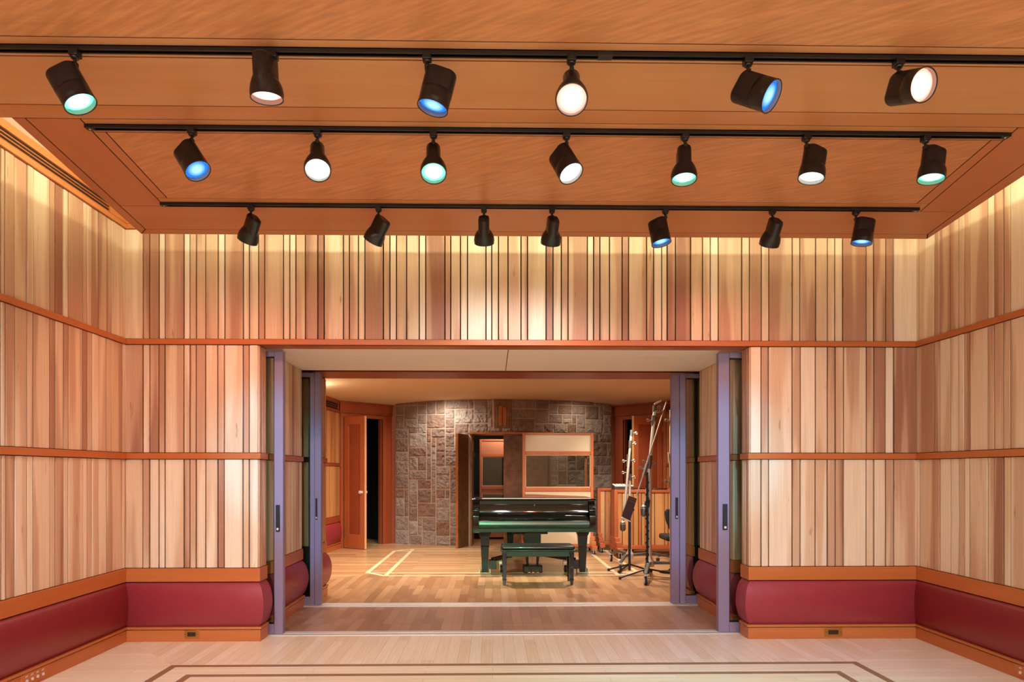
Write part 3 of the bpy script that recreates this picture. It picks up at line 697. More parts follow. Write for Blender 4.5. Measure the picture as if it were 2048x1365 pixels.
def connector(fr,s0,s1,z0,z1,label):
    root=empty('connector_panel',fr.p((s0+s1)/2,.022,z0),label,'connector panel','microphone connector panels in the side wall baseboards')
    mb=MB(); mb.tone=(.2,.9); mb.fbox(fr,s0,s1,.02,.026,z0,z1); obj('cover_plate',mb,M['trimY'],root,bevel=.0015)
    for q in range(4):
        s=s0+(s1-s0)*(.2+.2*q)
        mb=MB(); c=fr.p(s,.026,z0+(z1-z0)*.36); Mx=Matrix.Translation(c)@fr.n.to_3d().to_track_quat('Z','Y').to_matrix().to_4x4()
        mb.lathe([(.010,0),(.010,.004),(.0075,.004),(.0075,.001)],Mx,16,True); j=obj('jack',mb,M['chrome'],root)
        mb=MB()
        for e in range(3):   # two-row illegible engraving: strokes of a short caption
            mb.fbox(fr,s-.011+e*.008,s-.0085+e*.008,.026,.0265,z0+(z1-z0)*.66,z0+(z1-z0)*.8)
        mb.fbox(fr,s-.011,s+.011,.026,.0265,z0+(z1-z0)*.78,z0+(z1-z0)*.81)
        obj('caption',mb,M['white'],root,smooth=0)
a=onX(41,1350,XL+.022).y-NEAR; b=onX(95,1350,XL+.022).y-NEAR
connector(fl,a,b,.018,.092,'wooden panel of four microphone jacks in the left wall baseboard')
frR_=Frame((XR,YW),(XR,NEAR)); a=YW-onX(2030,1340,XR-.022).y; connector(frR_,a,a+(b-(onX(41,1350,XL+.022).y-NEAR)),.018,.092,'wooden panel of microphone jacks in the right wall baseboard')
# ---- lighting tracks
def track(yy,xa,xb,label,ja=True):
    root=empty('lighting_track',((xa+xb)/2,yy,HC),label,'light track','black lighting tracks on the wooden ceiling')
    z0=HC-.018
    mb=MB(); mb.box(xa,xb,yy-.017,yy+.017,HC-.004,HC); mb.box(xa,xb,yy-.017,yy-.010,z0,HC); mb.box(xa,xb,yy+.010,yy+.017,z0,HC); mb.box(xa,xb,yy-.002,yy+.002,z0+.006,HC)
    obj('channel',mb,M['black'],root,smooth=0)
    for q,x in enumerate((xa,xb)):
        s=1 if q==0 else -1
        mb=MB(); mb.box(x-s*.012,x+s*.03,yy-.0175,yy+.0175,z0-.001,HC); e=obj('end_cap',mb,M['black'],root,bevel=.002)
        mb=MB(); mb.lathe([(.005,0),(.005,.002)],Matrix.Translation((x+s*.008,yy,z0-.002)),10); obj('screw',mb,M['chrome'],e)
    return root
xt=lambda px,y: onZ(px,y,HC).x
track(t1,WX0+.02,WX1-.02,'front black lighting track, nearest of the three, running past both picture edges')
jx=xt(1210,108); 
mb=MB(); mb.box(jx-.03,jx+.03,t1-.0185,t1+.0185,HC-.0195,HC); bpy.data.objects['lighting_track']; obj('joiner',mb,M['black'],bpy.data.objects['lighting_track'],bevel=.001)
track(t2,xt(178,252),xt(2014,268),'middle black lighting track carrying seven colourful lamps')
track(t3,xt(328,408),xt(1832,418),'rear black lighting track closest to the plank wall')
# ---- track spotlights
W1=(1,1,1,1)
LENS={'green':emis('green lamp lens',(.85,1,.93,1),(.12,1,.55,1),2.6),'red':emis('red lamp lens',(1,.95,.9,1),(1,.3,.22,1),2.6),
 'white':emis('white lamp lens',(1,1,1,1),(1,.95,.86,1),3.0),'blue':emis('blue lamp lens',(.45,.95,1,1),(.02,.2,.85,1),1.25,.045),'warm':emis('amber lamp lens',(1,.9,.8,1),(1,.6,.5,1),2.2)}
LCOL={'green':(.15,1,.5),'red':(1,.22,.14),'white':(.94,.97,1),'blue':(.15,.35,1),'warm':(1,.36,.24)}
def body_mesh():
    """oblong back and round bell mouth grown into each other (axis -Z, mouth at the bottom, u = X)"""
    R,bk,L,N=.0635,.035,.160,40
    mb=MB(); lv=[(0.0,.86),(.004,.95),(.012,1.0),(.10,1.0),(.142,.96)]
    vs=[];fs=[]
    for z,sc in lv:
        for q in range(N):
            a=2*PI*q/N; c,s=math.cos(a),math.sin(a)
            x=(R-bk)*(1 if c>1e-9 else -1 if c<-1e-9 else 0)+bk*c
            vs.append(Vector((x*sc,bk*s*sc,-z)))
    for i in range(len(lv)-1):
        for q in range(N): fs.append((i*N+q,i*N+(q+1)%N,(i+1)*N+(q+1)%N,(i+1)*N+q))
    fs.append(tuple(range(N)))
    mb.add(vs,fs)
    vs=[];fs=[];lv=[]
    for i in range(9):
        t=i/8; z=.066+t*.078; lv.append((z,R*math.sqrt(1-(1-t)**2)*.985+.003))
    lv+=[(.152,R),(L,R*1.01),(L,R*.96),(.142,R*.94),(.136,R*.92)]
    for i,(z,ry) in enumerate(lv):
        for q in range(N):
            a=2*PI*q/N; rx=min(ry,R) if i>8 else R*(.985+.015*i/8)
            if i<=8: rx=R*.985
            vs.append(Vector(((rx if i<=8 else ry)*math.cos(a),ry*math.sin(a),-z)))
    for i in range(len(lv)-1):
        for q in range(N): fs.append((i*N+q,i*N+(q+1)%N,(i+1)*N+(q+1)%N,(i+1)*N+q))
    fs.append(tuple(range(N)))
    mb.add(vs,fs); return mb
def lens_mesh():
    mb=MB(); mb.lathe([(.0595,.0),(.052,-.004),(.035,-.007),(.015,-.0085),(.0005,-.009)],Matrix.Identity(4),32,False); return mb
PROT={}
LIGHTS=[]
def track_lamp(px,ty,rowY,d2,asp,col,lab,power):
    a0=Vector((xt(px,ty),rowY,HC-.018))
    # keep the measured column on the track
    a0.x=onZ(px,ty,HC).x+(rowY-onZ(px,ty,HC).y)*((onZ(px,ty,HC).x)/onZ(px,ty,HC).y)
    root=empty('track_spotlight',a0,lab,'spotlight','track spotlights on the wooden ceiling')
    pivot=a0+Vector((0,0,-.048))
    v=(pivot-Vector((0,0,CAMZ))).normalized()
    right=Vector((math.cos(TH),-math.sin(TH),0)); s=right*d2[0]+Vector((0,0,-1))*d2[1]
    t=(s-v*s.dot(v)).normalized(); ax=(-v*asp+t*math.sqrt(1-asp*asp)).normalized()
    up=Vector((0,0,1)); u=up-ax*up.dot(ax)
    u.normalize(); wv=(-ax).cross(u)
    R3=Matrix((u,wv,-ax)).transposed()
    org=pivot-u*.061-ax*.006
    if 'a' not in PROT:
        mb=MB(); mb.box(-.018,.018,-.02,.02,-.022,.004); mb.lathe([(.014,-.032),(.017,-.026),(.017,-.020)],Matrix.Identity(4),16); PROT['a']=obj('adapter',mb,M['black'],root,bevel=.003,local=True)
        mb=MB(); mb.tube((0,0,-.028),(0,0,-.054),.0065); mb.box(-.009,.009,-.012,.012,-.062,-.044); PROT['s']=obj('stem',mb,M['black'],root,bevel=.002,local=True)
        PROT['h']=obj('housing',body_mesh(),M['housing'],root,smooth=38,local=True)
        o=PROT['l']=obj('lens',lens_mesh(),LENS[col],PROT['h'],local=True,recalc=True); o.location=(0,0,-.139)
        mb=MB(); mb.lathe([(.0605,-.137),(.0605,-.158),(.0585,-.158),(.0585,-.137)],Matrix.Identity(4),40,False); PROT['r']=obj('filter_ring',mb,plain('frosted filter ring','8c8c88',.5),PROT['h'],local=True)
        h,l=PROT['h'],PROT['l']
    else:
        for q in 'as':
            c=PROT[q].copy(); C.objects.link(c); c.parent=root
        h=PROT['h'].copy(); C.objects.link(h); h.parent=root
        l=PROT['l'].copy(); C.objects.link(l); l.parent=h
        rg=PROT['r'].copy(); C.objects.link(rg); rg.parent=h
    h.matrix_local=Matrix.Translation(org-a0)@R3.to_4x4()
    l.material_slots[0].link='OBJECT'; l.material_slots[0].material=LENS[col]
    l['label']={'green':'glowing green lens','red':'glowing red lens','white':'glowing white lens','blue':'glowing blue lens','warm':'glowing rose lens'}[col]
    if power:
        ld=bpy.data.lights.new('lamp_beam','SPOT'); ld.energy=power; ld.color=LCOL[col]; ld.spot_size=math.radians(112 if asp<0 else 70); ld.spot_blend=.8; ld.shadow_soft_size=.05
        lo=bpy.data.objects.new('lamp_beam',ld); C.objects.link(lo); lo.location=org+ax*.16; lo.rotation_euler=ax.to_track_quat('-Z','Y').to_euler(); LIGHTS.append(lo)
PW=75
rows=[
 (150,98,t1,(40,70),.60,'green','large green lamp at the left end of the front track',PW),
 (546,101,t1,(4,90),.42,'red','reddish lamp hanging straight down, second from left on the front track',PW),
 (854,104,t1,(-18,70),.50,'blue','blue lamp with dark flared hood on the front track left of the bright red one',PW*.6),
 (1143,106,t1,(1,60),.95,'red','bright red lamp facing straight out near the middle of the front track',PW),
 (1496,109,t1,(60,18),.50,'blue','blue lamp turned sideways on the front track right of the bright red one',PW*.6),
 (1797,112,t1,(50,-9),.74,'red','red lamp turned sideways and upward at the right end of the front track',PW),
 (384,254,t2,(26,42),.70,'blue','blue lamp at the left end of the middle track',PW*.6),
 (635,256,t2,(1,45),.86,'white','white lamp with round flared mouth, second from left on the middle track',PW),
 (867,258,t2,(1,48),.80,'green','green lamp left of centre on the middle track',PW),
 (1133,260,t2,(25,40),.68,'white','white lamp tilted to the right, below the bright red lamp',PW),
 (1370,263,t2,(1,50),.55,'green','green lamp with flared mouth right of centre on the middle track',PW),
 (1613,265,t2,(-8,50),.52,'white','white lamp leaning left, second from right on the middle track',PW),
 (1851,267,t2,(-6,50),.48,'green','green lamp at the right end of the middle track',PW),
 (502,409,t3,(-14,46),-.30,'warm','black lamp at the left end of the rear track, turned to the wall',PW*.5),
 (757,410.5,t3,(-20,42),-.22,'warm','black lamp leaning left toward the wall, second from left on the rear track',PW*.5),
 (968,412,t3,(1,50),-.30,'white','black lamp facing the wall squarely, left of the two central rear lamps',PW*.5),
 (1104,413,t3,(-6,50),-.30,'white','black lamp facing the wall, right of the two central rear lamps',PW*.5),
 (1331,415,t3,(9,44),.42,'blue','blue lamp on the rear track with its mouth toward the room, third from right',PW*.6),
 (1545,416.5,t3,(-14,48),-.28,'warm','black lamp turned to the wall between the two blue rear lamps',PW*.4),
 (1712,418,t3,(-8,46),.38,'blue','blue lamp at the right end of the rear track',PW*.6)]
for r in rows: track_lamp(*r)
# ---- panel doors of the two corner lobbies
def leaf(H,Lp,label,zt=2.295,flip=False):
    fr=Frame(H,Lp); w=fr.L; t=.045
    root=empty('panel_door',fr.p(0,0,.008),label,'door','open wooden panel doors in the corners')
    st=.11
    mb=MB(); mb.tone=(.25,.3)
    for (a,b,c,d) in ((0,st,.008,zt),(w-st,w,.008,zt),(st,w-st,.008,.25),(st,w-st,zt-.14,zt)): mb.fbox(fr,a,b,-t/2,t/2,c,d)
    obj('door_frame',mb,M['redwood'],root,bevel=.002)
    mb=MB(); mb.tone=(.75,.6); mb.fbox(fr,st-.005,w-st+.005,-.008,.008,.24,zt-.13); obj('inset_panel',mb,M['redwood'],root)
    mb=MB(); mb.tone=(.3,.6); mb.fbox(fr,w,w+.003,-t/2,t/2,.008,zt); tag(obj('leading_edge',mb,M['edgewood'],root),'pale door edge')
    for s in (-1,1):
        Mx=Matrix.Translation(fr.p(w-.06,s*t/2,.985))@(fr.n.to_3d()*s).to_track_quat('Z','Y').to_matrix().to_4x4()
        mb=MB(); mb.lathe([(.026,0),(.026,.006),(.011,.008),(.011,.03),(.024,.036),(.03,.05),(.026,.062),(.01,.067)],Mx,18); obj('knob',mb,M['chrome'],root)
    for z in (.25,1.15,2.05):
        mb=MB(); mb.tube(fr.p(-.006,-t/2-.004,z),fr.p(-.006,-t/2-.004,z+.09),.007); obj('hinge',mb,M['brass'],root)
hl=frL.p(.09,.03,0); ll=onZ(731,1099,0.008); leaf((hl.x,hl.y),(ll.x,ll.y),'open red wooden door in the left corner of the piano room')
hr=frR.p(frR.L-.09,.03,0); lr=Vector((2.40,11.62,0)); leaf((hr.x,hr.y),(lr.x,lr.y),'open red wooden door in the right corner behind the mic stands')
# ---- bronze doors in the stone wall
DY=12.62
mb=MB(); root=empty('door_surround',((DX0+DX1)/2,DY,0),'brown bronze surround lining the doorway in the stone wall','door frame')
mb.box(DX0,DX0+.03,DY-.35,DY+.1,0,DZ); obj('jamb',mb,M['bronze'],root,bevel=.002)
mb=MB(); mb.box(DX1-.03,DX1,DY-.35,DY+.1,0,DZ); obj('jamb',mb,M['bronze'],root,bevel=.002)
mb=MB(); mb.box(DX0-.03,DX1+.03,DY-.4,DY+.1,DZ-.03,DZ+.005); obj('lintel',mb,M['bronzelt'],root,bevel=.002)
def bleaf(H,Lp,label):
    fr=Frame(H,Lp); root=empty('bronze_door',fr.p(0,0,.012),label,'door','bronze doors in the stone wall'); zt=DZ-.04
    mb=MB(); mb.fbox(fr,0,fr.L,-.022,.022,.012,1.345); mb.fbox(fr,0,fr.L,-.022,.022,1.352,zt); mb.fbox(fr,0.005,fr.L-.005,-.018,.018,.02,zt-.01); obj('door_sheet',mb,M['bronze'],root,bevel=.0015)
    mb=MB(); mb.fbox(fr,fr.L,fr.L+.004,-.022,.022,.012,zt); tag(obj('leading_edge',mb,M['bronzelt'],root),'bronze door edge in lit orange')  # light on the edge put into a brighter bronze colour
    mb=MB(); mb.tube(fr.p(.0,-.028,.2),fr.p(.0,-.028,.3),.009); mb.tube(fr.p(0,-.028,1.6),fr.p(0,-.028,1.7),.009); obj('hinge',mb,M['bronze'],root)
lp=onZ(914,1096.5,.012)
bleaf((DX0+.035,DY-.03),(lp.x,lp.y),'brown bronze door leaf standing open left of the piano')
bleaf((DX1-.035,DY),(onY(1007.5,950,DY).x,DY),'brown bronze door leaf standing closed behind the piano and glass screen')
root=empty('bronze_plaque',((KX0+KX1)/2,arc(.2)-.02,KZ),'tall bronze plaque set in the stone wall above the doorway','plaque')
yk=arc(.2)-.01
mb=MB(); mb.box(KX0+.004,KX1-.004,yk,yk+.1,KZ,SZ-.005); obj('back_plate',mb,M['bronze'],root,bevel=.003)
mb=MB(); c=(KX0+KX1)/2
for (a,b,z0,z1) in ((c-.11,c-.085,KZ+.06,SZ-.12),(c+.085,c+.11,KZ+.06,SZ-.12),(c-.11,c+.11,KZ+.05,KZ+.075)): mb.box(a,b,yk-.012,yk,z0,z1)
obj('raised_border',mb,M['bronze'],root,bevel=.003)
mb=MB(); mb.box(c-.075,c-.008,yk-.02,yk,KZ+.075,SZ-.12); mb.box(c+.0,c+.07,yk-.014,yk,KZ+.075,SZ-.14); tag(obj('raised_panel',mb,M['bronzelt'],root,bevel=.006),'orange bronze panel')
# ---- recessed downlights
def downlight(px,py,label):
    p=onZ(px,py,ZM); root=empty('recessed_downlight',(p.x,p.y,ZM-.012),label,'downlight','recessed downlights in the piano room ceiling')
    mb=MB(); mb.lathe([(.055,-.012),(.055,0),(.04,0),(.04,-.012)],Matrix.Translation((p.x,p.y,ZM)),24,False); obj('trim_ring',mb,M['white'],root)
    mb=MB(); mb.lathe([(.042,-.006),(.02,-.009),(.0005,-.01)],Matrix.Translation((p.x,p.y,ZM)),20,False); obj('lamp_lens',mb,LENS['white'],root)
downlight(995,762,'small lit downlight in the piano room ceiling above the doorway')
downlight(1147,762,'small lit downlight in the piano room ceiling further right')
# ---- grand piano (keyboard end toward the opening)
PX0,PX1=-.255,1.335; PY=8.80
G=M['gloss']
piano=empty('grand_piano',((PX0+PX1)/2,PY+.15,0),'black lacquered grand piano with its lid closed','piano')
def outline(g=0):
    x0,x1=PX0-g,PX1+g; f=PY+.14-g
    ctrl=[(x1,9.62),(x1-.01,9.80),(x1-.09,9.98),(x1-.25,10.17),(x1-.43,10.34),(x1-.57,10.53),(x1-.66,10.74),(x1-.73,10.95),(x1-.84,11.10+g),(x1-1.0,11.19+g),(x1-1.18,11.22+g),(x1-1.34,11.17+g),(x1-1.47,11.05+g),(x1-1.54,10.88),(x0,10.68)]
    pts=[(x0,f),(x1,f),(x1,9.4)]
    # Catmull-Rom through the tail curve
    cs=[(x1,9.4)]+ctrl+[(x0,10.4)]
    for i in range(1,len(cs)-2):
        p0,p1,p2,p3=cs[i-1],cs[i],cs[i+1],cs[i+2]
        for q in range(4):
            t=q/4; r=[]
            for e in (0,1): r.append(.5*(2*p1[e]+(p2[e]-p0[e])*t+(2*p0[e]-5*p1[e]+4*p2[e]-p3[e])*t*t+(3*p1[e]-p0[e]-3*p2[e]+p3[e])*t**3))
            pts.append(tuple(r))
    pts.append((x0,10.6)); return pts
mb=MB(); ol=outline(0); mb.prism(ol,.62,.948); obj('rim',mb,G,piano,bevel=.006)
mb=MB(); ol2=outline(.018); mb.prism([p for p in ol2 if p[1]>9.2 or p[1]<0]+[] if False else [(PX1+.018,9.26)]+[p for p in ol2 if p[1]>9.3]+[(PX0-.018,9.26)],.958,.982); obj('lid',mb,G,piano,bevel=.007,seg=3)
mb=MB(); mb.box(PX0-.018,PX1+.018,PY+.10,9.255,.958,.982); fl2=obj('front_lid',mb,G,piano,bevel=.007,seg=3)
mb=MB(); mb.tube((PX0,9.258,.983),(PX1,9.258,.983),.005); obj('lid_hinge',mb,M['satinblk'],piano)
mb=MB(); mb.tube((PX0+.12,PY+.101,.985),(PX1-.05,PY+.101,.985),.006,n=8); obj('front_lid_hinge',mb,M['chrome'],fl2)
# closed fallboard: curved sheet between the cheeks
def sheet(mb,prof,x0,x1):
    n=len(prof); vs=[(x0,y,z) for y,z in prof]+[(x1,y,z) for y,z in prof]
    mb.add(vs,[tuple(range(n)),tuple(range(2*n-1,n-1,-1))]+[(i,(i+1)%n,n+(i+1)%n,n+i) for i in range(n)])
mb=MB(); sheet(mb,[(PY+.02,.70),(PY+.012,.725),(PY+.03,.748),(PY+.06,.758),(PY+.075,.765),(PY+.085,.79),(PY+.088,.85),(PY+.09,.905),(PY+.13,.905),(PY+.13,.70)],PX0+.085,PX1-.085); obj('fallboard',mb,G,piano,bevel=.003,smooth=50)
mb=MB(); sheet(mb,[(PY+.115,.905),(PY+.112,.957),(PY+.14,.957),(PY+.14,.905)],PX0+.085,PX1-.085); obj('music_desk_rail',mb,G,piano,bevel=.002)
mb=MB(); sheet(mb,[(PY+.0,.60),(PY-.012,.635),(PY-.012,.655),(PY+.0,.70),(PY+.03,.70),(PY+.03,.60)],PX0+.02,PX1-.02); obj('key_slip',mb,M['lacq_greenlit'],piano,bevel=.003,smooth=50)
mb=MB(); mb.box(PX0+.0,PX1-.0,PY-.015,PY+.5,.555,.605); obj('key_bed',mb,M['lacq_greenlit'],piano,bevel=.006)
for s in (0,1):
    x0,x1=(PX0,PX0+.082) if s==0 else (PX1-.082,PX1)
    mb=MB(); sheet(mb,[(PY-.012,.60),(PY-.015,.76),(PY-.008,.785),(PY+.012,.80),(PY+.03,.82),(PY+.035,.84),(PY+.03,.855),(PY+.04,.87),(PY+.07,.885),(PY+.09,.91),(PY+.10,.955),(PY+.16,.955),(PY+.16,.60)],x0,x1); obj('cheek',mb,G,piano,bevel=.004,smooth=50)
mb=MB(); mb.box(PX0+.80,PX0+.804,PY+.07,PY+.088,.89,.91); obj('lock',mb,M['brass'],piano)
def pleg(x,y):
    mb=MB(); mb.bar((x,y,.555),(x,y,.52),.155,.155,(0,1,0)); mb.bar((x,y,.52),(x,y,.49),.15,.15,(0,1,0),.125,.125)
    mb.bar((x,y,.49),(x,y,.36),.125,.125,(0,1,0),.105,.105); mb.bar((x,y,.355),(x,y,.345),.112,.112,(0,1,0)); mb.bar((x,y,.345),(x,y,.02),.105,.105,(0,1,0),.078,.078)
    l=obj('leg',mb,M['satinblk'],piano,bevel=.003)
    mb=MB(); mb.lathe([(.03,0.0),(.035,.012),(.025,.03)],Matrix.Translation((x,y,0)),16); obj('foot_cup',mb,M['brass'],l)
lx0,lx1,ly=PX0+.155,PX1-.145,PY+.22
pleg(lx0,ly); pleg(lx1,ly); pleg(.28,10.85)
# lyre
lx=.52; ly2=PY+.12; lyb=PY+.42
mb=MB(); mb.box(lx-.26,lx+.22,lyb-.1,lyb+.12,.50,.62); mb.box(lx-.11,lx+.11,ly2-.04,lyb+.06,.40,.56); obj('lyre_block',mb,M['satinblk'],piano,bevel=.006)
for s in (-1,1):
    mb=MB(); mb.bar((lx+s*.07,ly2,.42),(lx+s*.065,ly2-.02,.12),.035,.04,(0,1,0),.03,.035); obj('lyre_post',mb,M['satinblk'],piano,bevel=.003)
    mb=MB(); mb.tube((lx+s*.11,ly2+.02,.5),(lx+s*.085,ly2+.0,.16),.006); obj('lyre_brace',mb,M['brass'],piano)
mb=MB(); mb.tube((lx,ly2,.45),(lx,ly2-.02,.16),.004); obj('pedal_rod',mb,M['brass'],piano)
mb=MB(); mb.box(lx-.125,lx+.125,ly2-.12,ly2+.06,.03,.125); pb=obj('pedal_box',mb,M['satinblk'],piano,bevel=.012,seg=3)
for q in (-.055,0,.055):
    mb=MB(); mb.bar((lx+q,ly2-.10,.065),(lx+q,ly2-.235,.05),.03,.012,(0,0,1),.036,.01); obj('pedal',mb,M['brass'],pb,bevel=.003)
# soundboard beams seen from below
mb=MB(); mb.box(PX0+.2,PX1-.3,9.5,9.62,.52,.62); mb.bar((.5,9.4,.58),(.2,10.9,.58),.09,.08); mb.bar((.5,9.4,.58),(.9,10.1,.58),.09,.08); obj('brace_beam',mb,M['satinblk'],piano,bevel=.004)
# transport dolly carrying the three legs
root=empty('piano_dolly',((lx0+lx1)/2,9.4,0),'black wheeled transport frame clamped to the piano legs','piano dolly')
hub=Vector((.44,9.72,.20))
for (x,y,s) in ((lx0,ly,1),(lx1,ly,-1),(.28,10.85,0)):
    p=Vector((x+s*.10,y+(.02 if s else -.12),.17))
    mb=MB(); mb.bar(p,hub,.05,.05); 
    if s: mb.box(x+s*.05,x+s*.15,y-.05,y+.06,.055,.17)
    else: mb.box(x-.06,x+.06,y-.16,y-.06,.055,.17)
    arm=obj('arm',mb,M['black'],root,bevel=.004)
    mb=MB(); mb.box(x-.075,x+.075,y-.085,y+.075,.004,.012) ; mb.box(x-.075,x-.06,y-.07,y+.07,.01,.06); mb.box(x+.06,x+.075,y-.07,y+.07,.01,.06); obj('leg_cup',mb,M['nickel'],root,bevel=.002)
    cx=x+s*.22; cy=y+(.03 if s else -.24)
    mb=MB(); mb.tube((cx-.018,cy,.047),(cx+.018,cy,.047),.047,n=20); wl=obj('caster_wheel',mb,M['rubber'],root,bevel=.004)
    mb=MB(); mb.box(cx-.03,cx-.022,cy-.03,cy+.03,.03,.12); mb.box(cx+.022,cx+.03,cy-.03,cy+.03,.03,.12); mb.box(cx-.035,cx+.035,cy-.035,cy+.035,.115,.15); obj('caster_fork',mb,M['chrome'],wl,bevel=.002)
mb=MB(); mb.lathe([(.08,0),(.085,.01),(.085,.05),(.07,.06)],Matrix.Translation(hub-Vector((0,0,.03))),24); obj('hub_plate',mb,M['black'],root)
# ---- piano bench
bx0,bx1,by0,by1=.105,.968,8.0,8.36
root=empty('piano_bench',((bx0+bx1)/2,(by0+by1)/2,0),'black padded piano bench in front of the piano','bench')
mb=MB(); mb.box(bx0,bx1,by0,by1,.415,.462); obj('seat_pad',mb,plain('black bench vinyl','0d0e10',.3,coat=.2),root,bevel=.02,seg=4)
mb=MB(); mb.box(bx0-.01,bx1+.01,by0-.01,by1+.01,.402,.418); obj('seat_frame',mb,M['lacq_greenlit'],root,bevel=.006,seg=3)
mb=MB(); mb.box(bx0+.03,bx1-.03,by0+.02,by0+.045,.335,.405); mb.box(bx0+.03,bx1-.03,by1-.045,by1-.02,.335,.405); mb.box(bx0+.02,bx0+.045,by0+.03,by1-.03,.335,.405); mb.box(bx1-.045,bx1-.02,by0+.03,by1-.03,.335,.405); obj('apron',mb,M['lacq_greenlit'],root,bevel=.003)
for x in (bx0+.035,bx1-.035):
    for y in (by0+.035,by1-.035):
        mb=MB(); mb.bar((x,y,.405),(x,y,.07),.055,.055,(0,1,0),.042,.042); mb.bar((x,y,.072),(x,y,.058),.05,.05,(0,1,0)); mb.bar((x,y,.058),(x,y,0),.04,.04,(0,1,0),.032,.032); obj('leg',mb,M['gloss'],root,bevel=.003)
# ---- acoustic screens
def caster(parent,x,y,r=.03):
    mb=MB(); mb.tube((x-.012,y,r),(x+.012,y,r),r,n=18); w=obj('caster',mb,M['rubber'],parent,bevel=.003)
    mb=MB(); mb.box(x-.02,x-.014,y-.02,y+.02,r*.6,r*2.3); mb.box(x+.014,x+.02,y-.02,y+.02,r*.6,r*2.3); mb.box(x-.022,x+.022,y-.025,y+.025,r*2.2,r*2.5); obj('caster_fork',mb,M['chrome'],w)
def window_screen(label,x0,x1,Y,zt,zb,zw0,zw1,zp,fab,th=.13,feet=True,st=.045,win=None):
    root=empty('acoustic_screen',((x0+x1)/2,Y+th/2,0),label,'acoustic screen')
    mb=MB(); mb.tone=(.3,.4)
    mb.box(x0,x0+st,Y,Y+th,zb,zt); mb.box(x1-st,x1,Y,Y+th,zb,zt)
    for a,b in ((zt-st*.8,zt),(zb,zb+st*1.2),(zw1,zp),(zw0-.06,zw0)): mb.box(x0+st,x1-st,Y+.005,Y+th-.005,a,b)
    mb.box(x1-st-.09,x1-st-.045,Y+th-.03,Y+th,zw0,zw1)
    obj('frame',mb,wood('screen frame wood '+label[:5],[lin('c87a48'),lin('bc6a3c'),lin('b05c34'),lin('9c4e2c')],'Z',.35,.3,.1),root,bevel=.004)
    mb=MB(); mb.box(x0+st,x1-st,Y+.02,Y+.05,zp,zt-st*.8); obj('upper_panel',mb,fab,root)
    mb=MB(); mb.box(x0+st,x1-st,Y+.02,Y+.05,zb+st,zw0-.05); obj('lower_panel',mb,fab,root)
    mb=MB(); mb.box(x0+st,x1-st,Y+.05,Y+.058,zw0,zw1); g=obj('glass_pane',mb,M['glass'],root,smooth=0)
    mb=MB(); mb.tone=(.05,.2); w=.014
    for a,b,c,d in ((x0+st,x0+st+w,zw0,zw1),(x1-st-w,x1-st,zw0,zw1),(x0+st,x1-st,zw0,zw0+w),(x0+st,x1-st,zw1-w,zw1)): mb.box(a,b,Y+.012,Y+.04,c,d)
    obj('glazing_bead',mb,M['edgewood'],g,bevel=.002)
    if feet:
        for x in ((x0+x0+st)/2,(x1+x1-st)/2):
            mb=MB(); mb.tone=(.2,.7); mb.box(x-.045,x+.045,Y-.3,Y+.35,.075,.135); mb.box(x-.04,x+.04,Y-.18,Y+.24,.135,.2); mb.box(x-.035,x+.035,Y-.08,Y+.14,.2,.27); f=obj('foot',mb,M['trimY'],root,bevel=.004)
            for y in (Y-.26,Y+.31): caster(f,x,y)
    return root
GY=11.26
window_screen('tall wood framed acoustic screen with window, behind the right side of the piano',onY(1045,900,GY).x,onY(1187,900,GY).x,GY,onY(1100,866,GY).z,.09,onY(1100,976,GY).z,onY(1100,910,GY).z,onY(1100,903,GY).z,M['beige'])
window_screen('rose panelled acoustic screen with window standing inside the stone doorway',onY(959,900,13.5).x,onY(1040,900,13.5).x,13.5,onY(980,879,13.5).z,.04,onY(980,973,13.5).z,onY(980,914,13.5).z,onY(980,908,13.5).z,M['pinkfab'],feet=False)
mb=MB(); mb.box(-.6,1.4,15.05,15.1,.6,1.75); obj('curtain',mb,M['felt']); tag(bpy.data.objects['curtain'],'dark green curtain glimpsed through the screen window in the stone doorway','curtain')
# low plank-fronted gobos
def gobo(label,x0,x1,Y,th,zt,zb,feetx,topitems=False):
    root=empty('plank_gobo',((x0+x1)/2,Y+th/2,0),label,'acoustic gobo','low plank fronted gobos on wheels')
    st=.05; mb=MB(); mb.tone=(.25,.5)
    mb.box(x0,x0+st,Y,Y+th,zb,zt); mb.box(x1-st,x1,Y,Y+th,zb,zt); mb.box(x0+st,x1-st,Y,Y+th,zt-.045,zt); mb.box(x0+st,x1-st,Y,Y+th,zb,zb+.06)
    obj('frame',mb,M['redwood'],root,bevel=.004)
    mb=MB(); fr=Frame((x0+st,Y+.02),(x1-st,Y+.02)); rr=random.Random(9); boards(mb,fr,rand_seams(0,fr.L,rr),[(zb+.06,zt-.045,None)],rnd=rr,depth=.002,gap=.01); obj('planking',mb,[M['splank'],M['backing']],root,bevel=.0015,seg=1)
    mb=MB(); mb.box(x0+st,x1-st,Y+th-.06,Y+th-.03,zb+.06,zt-.045); obj('back_panel',mb,M['beige'],root)
    for x in feetx:
        mb=MB(); mb.tone=(.2,.7); mb.box(x-.045,x+.045,Y-.36,Y+th+.1,.09,.16); mb.box(x-.04,x+.04,Y-.22,Y+th,.16,.24); mb.box(x-.035,x+.035,Y-.1,Y+th,.24,.30); f=obj('foot',mb,M['redwood'],root,bevel=.004)
        for y in (Y-.3,Y+th+.05): caster(f,x,y,.036)
    return root
g2x0=onY(1195,1000,11.55).x; gobo('low plank gobo with fewer boards visible, just right of the piano',g2x0,g2x0+.56,11.55,.1,onY(1200,977,11.55).z,.10,(g2x0+.03,g2x0+.53))
GB=10.75; gx0=onY(1229,1000,GB).x
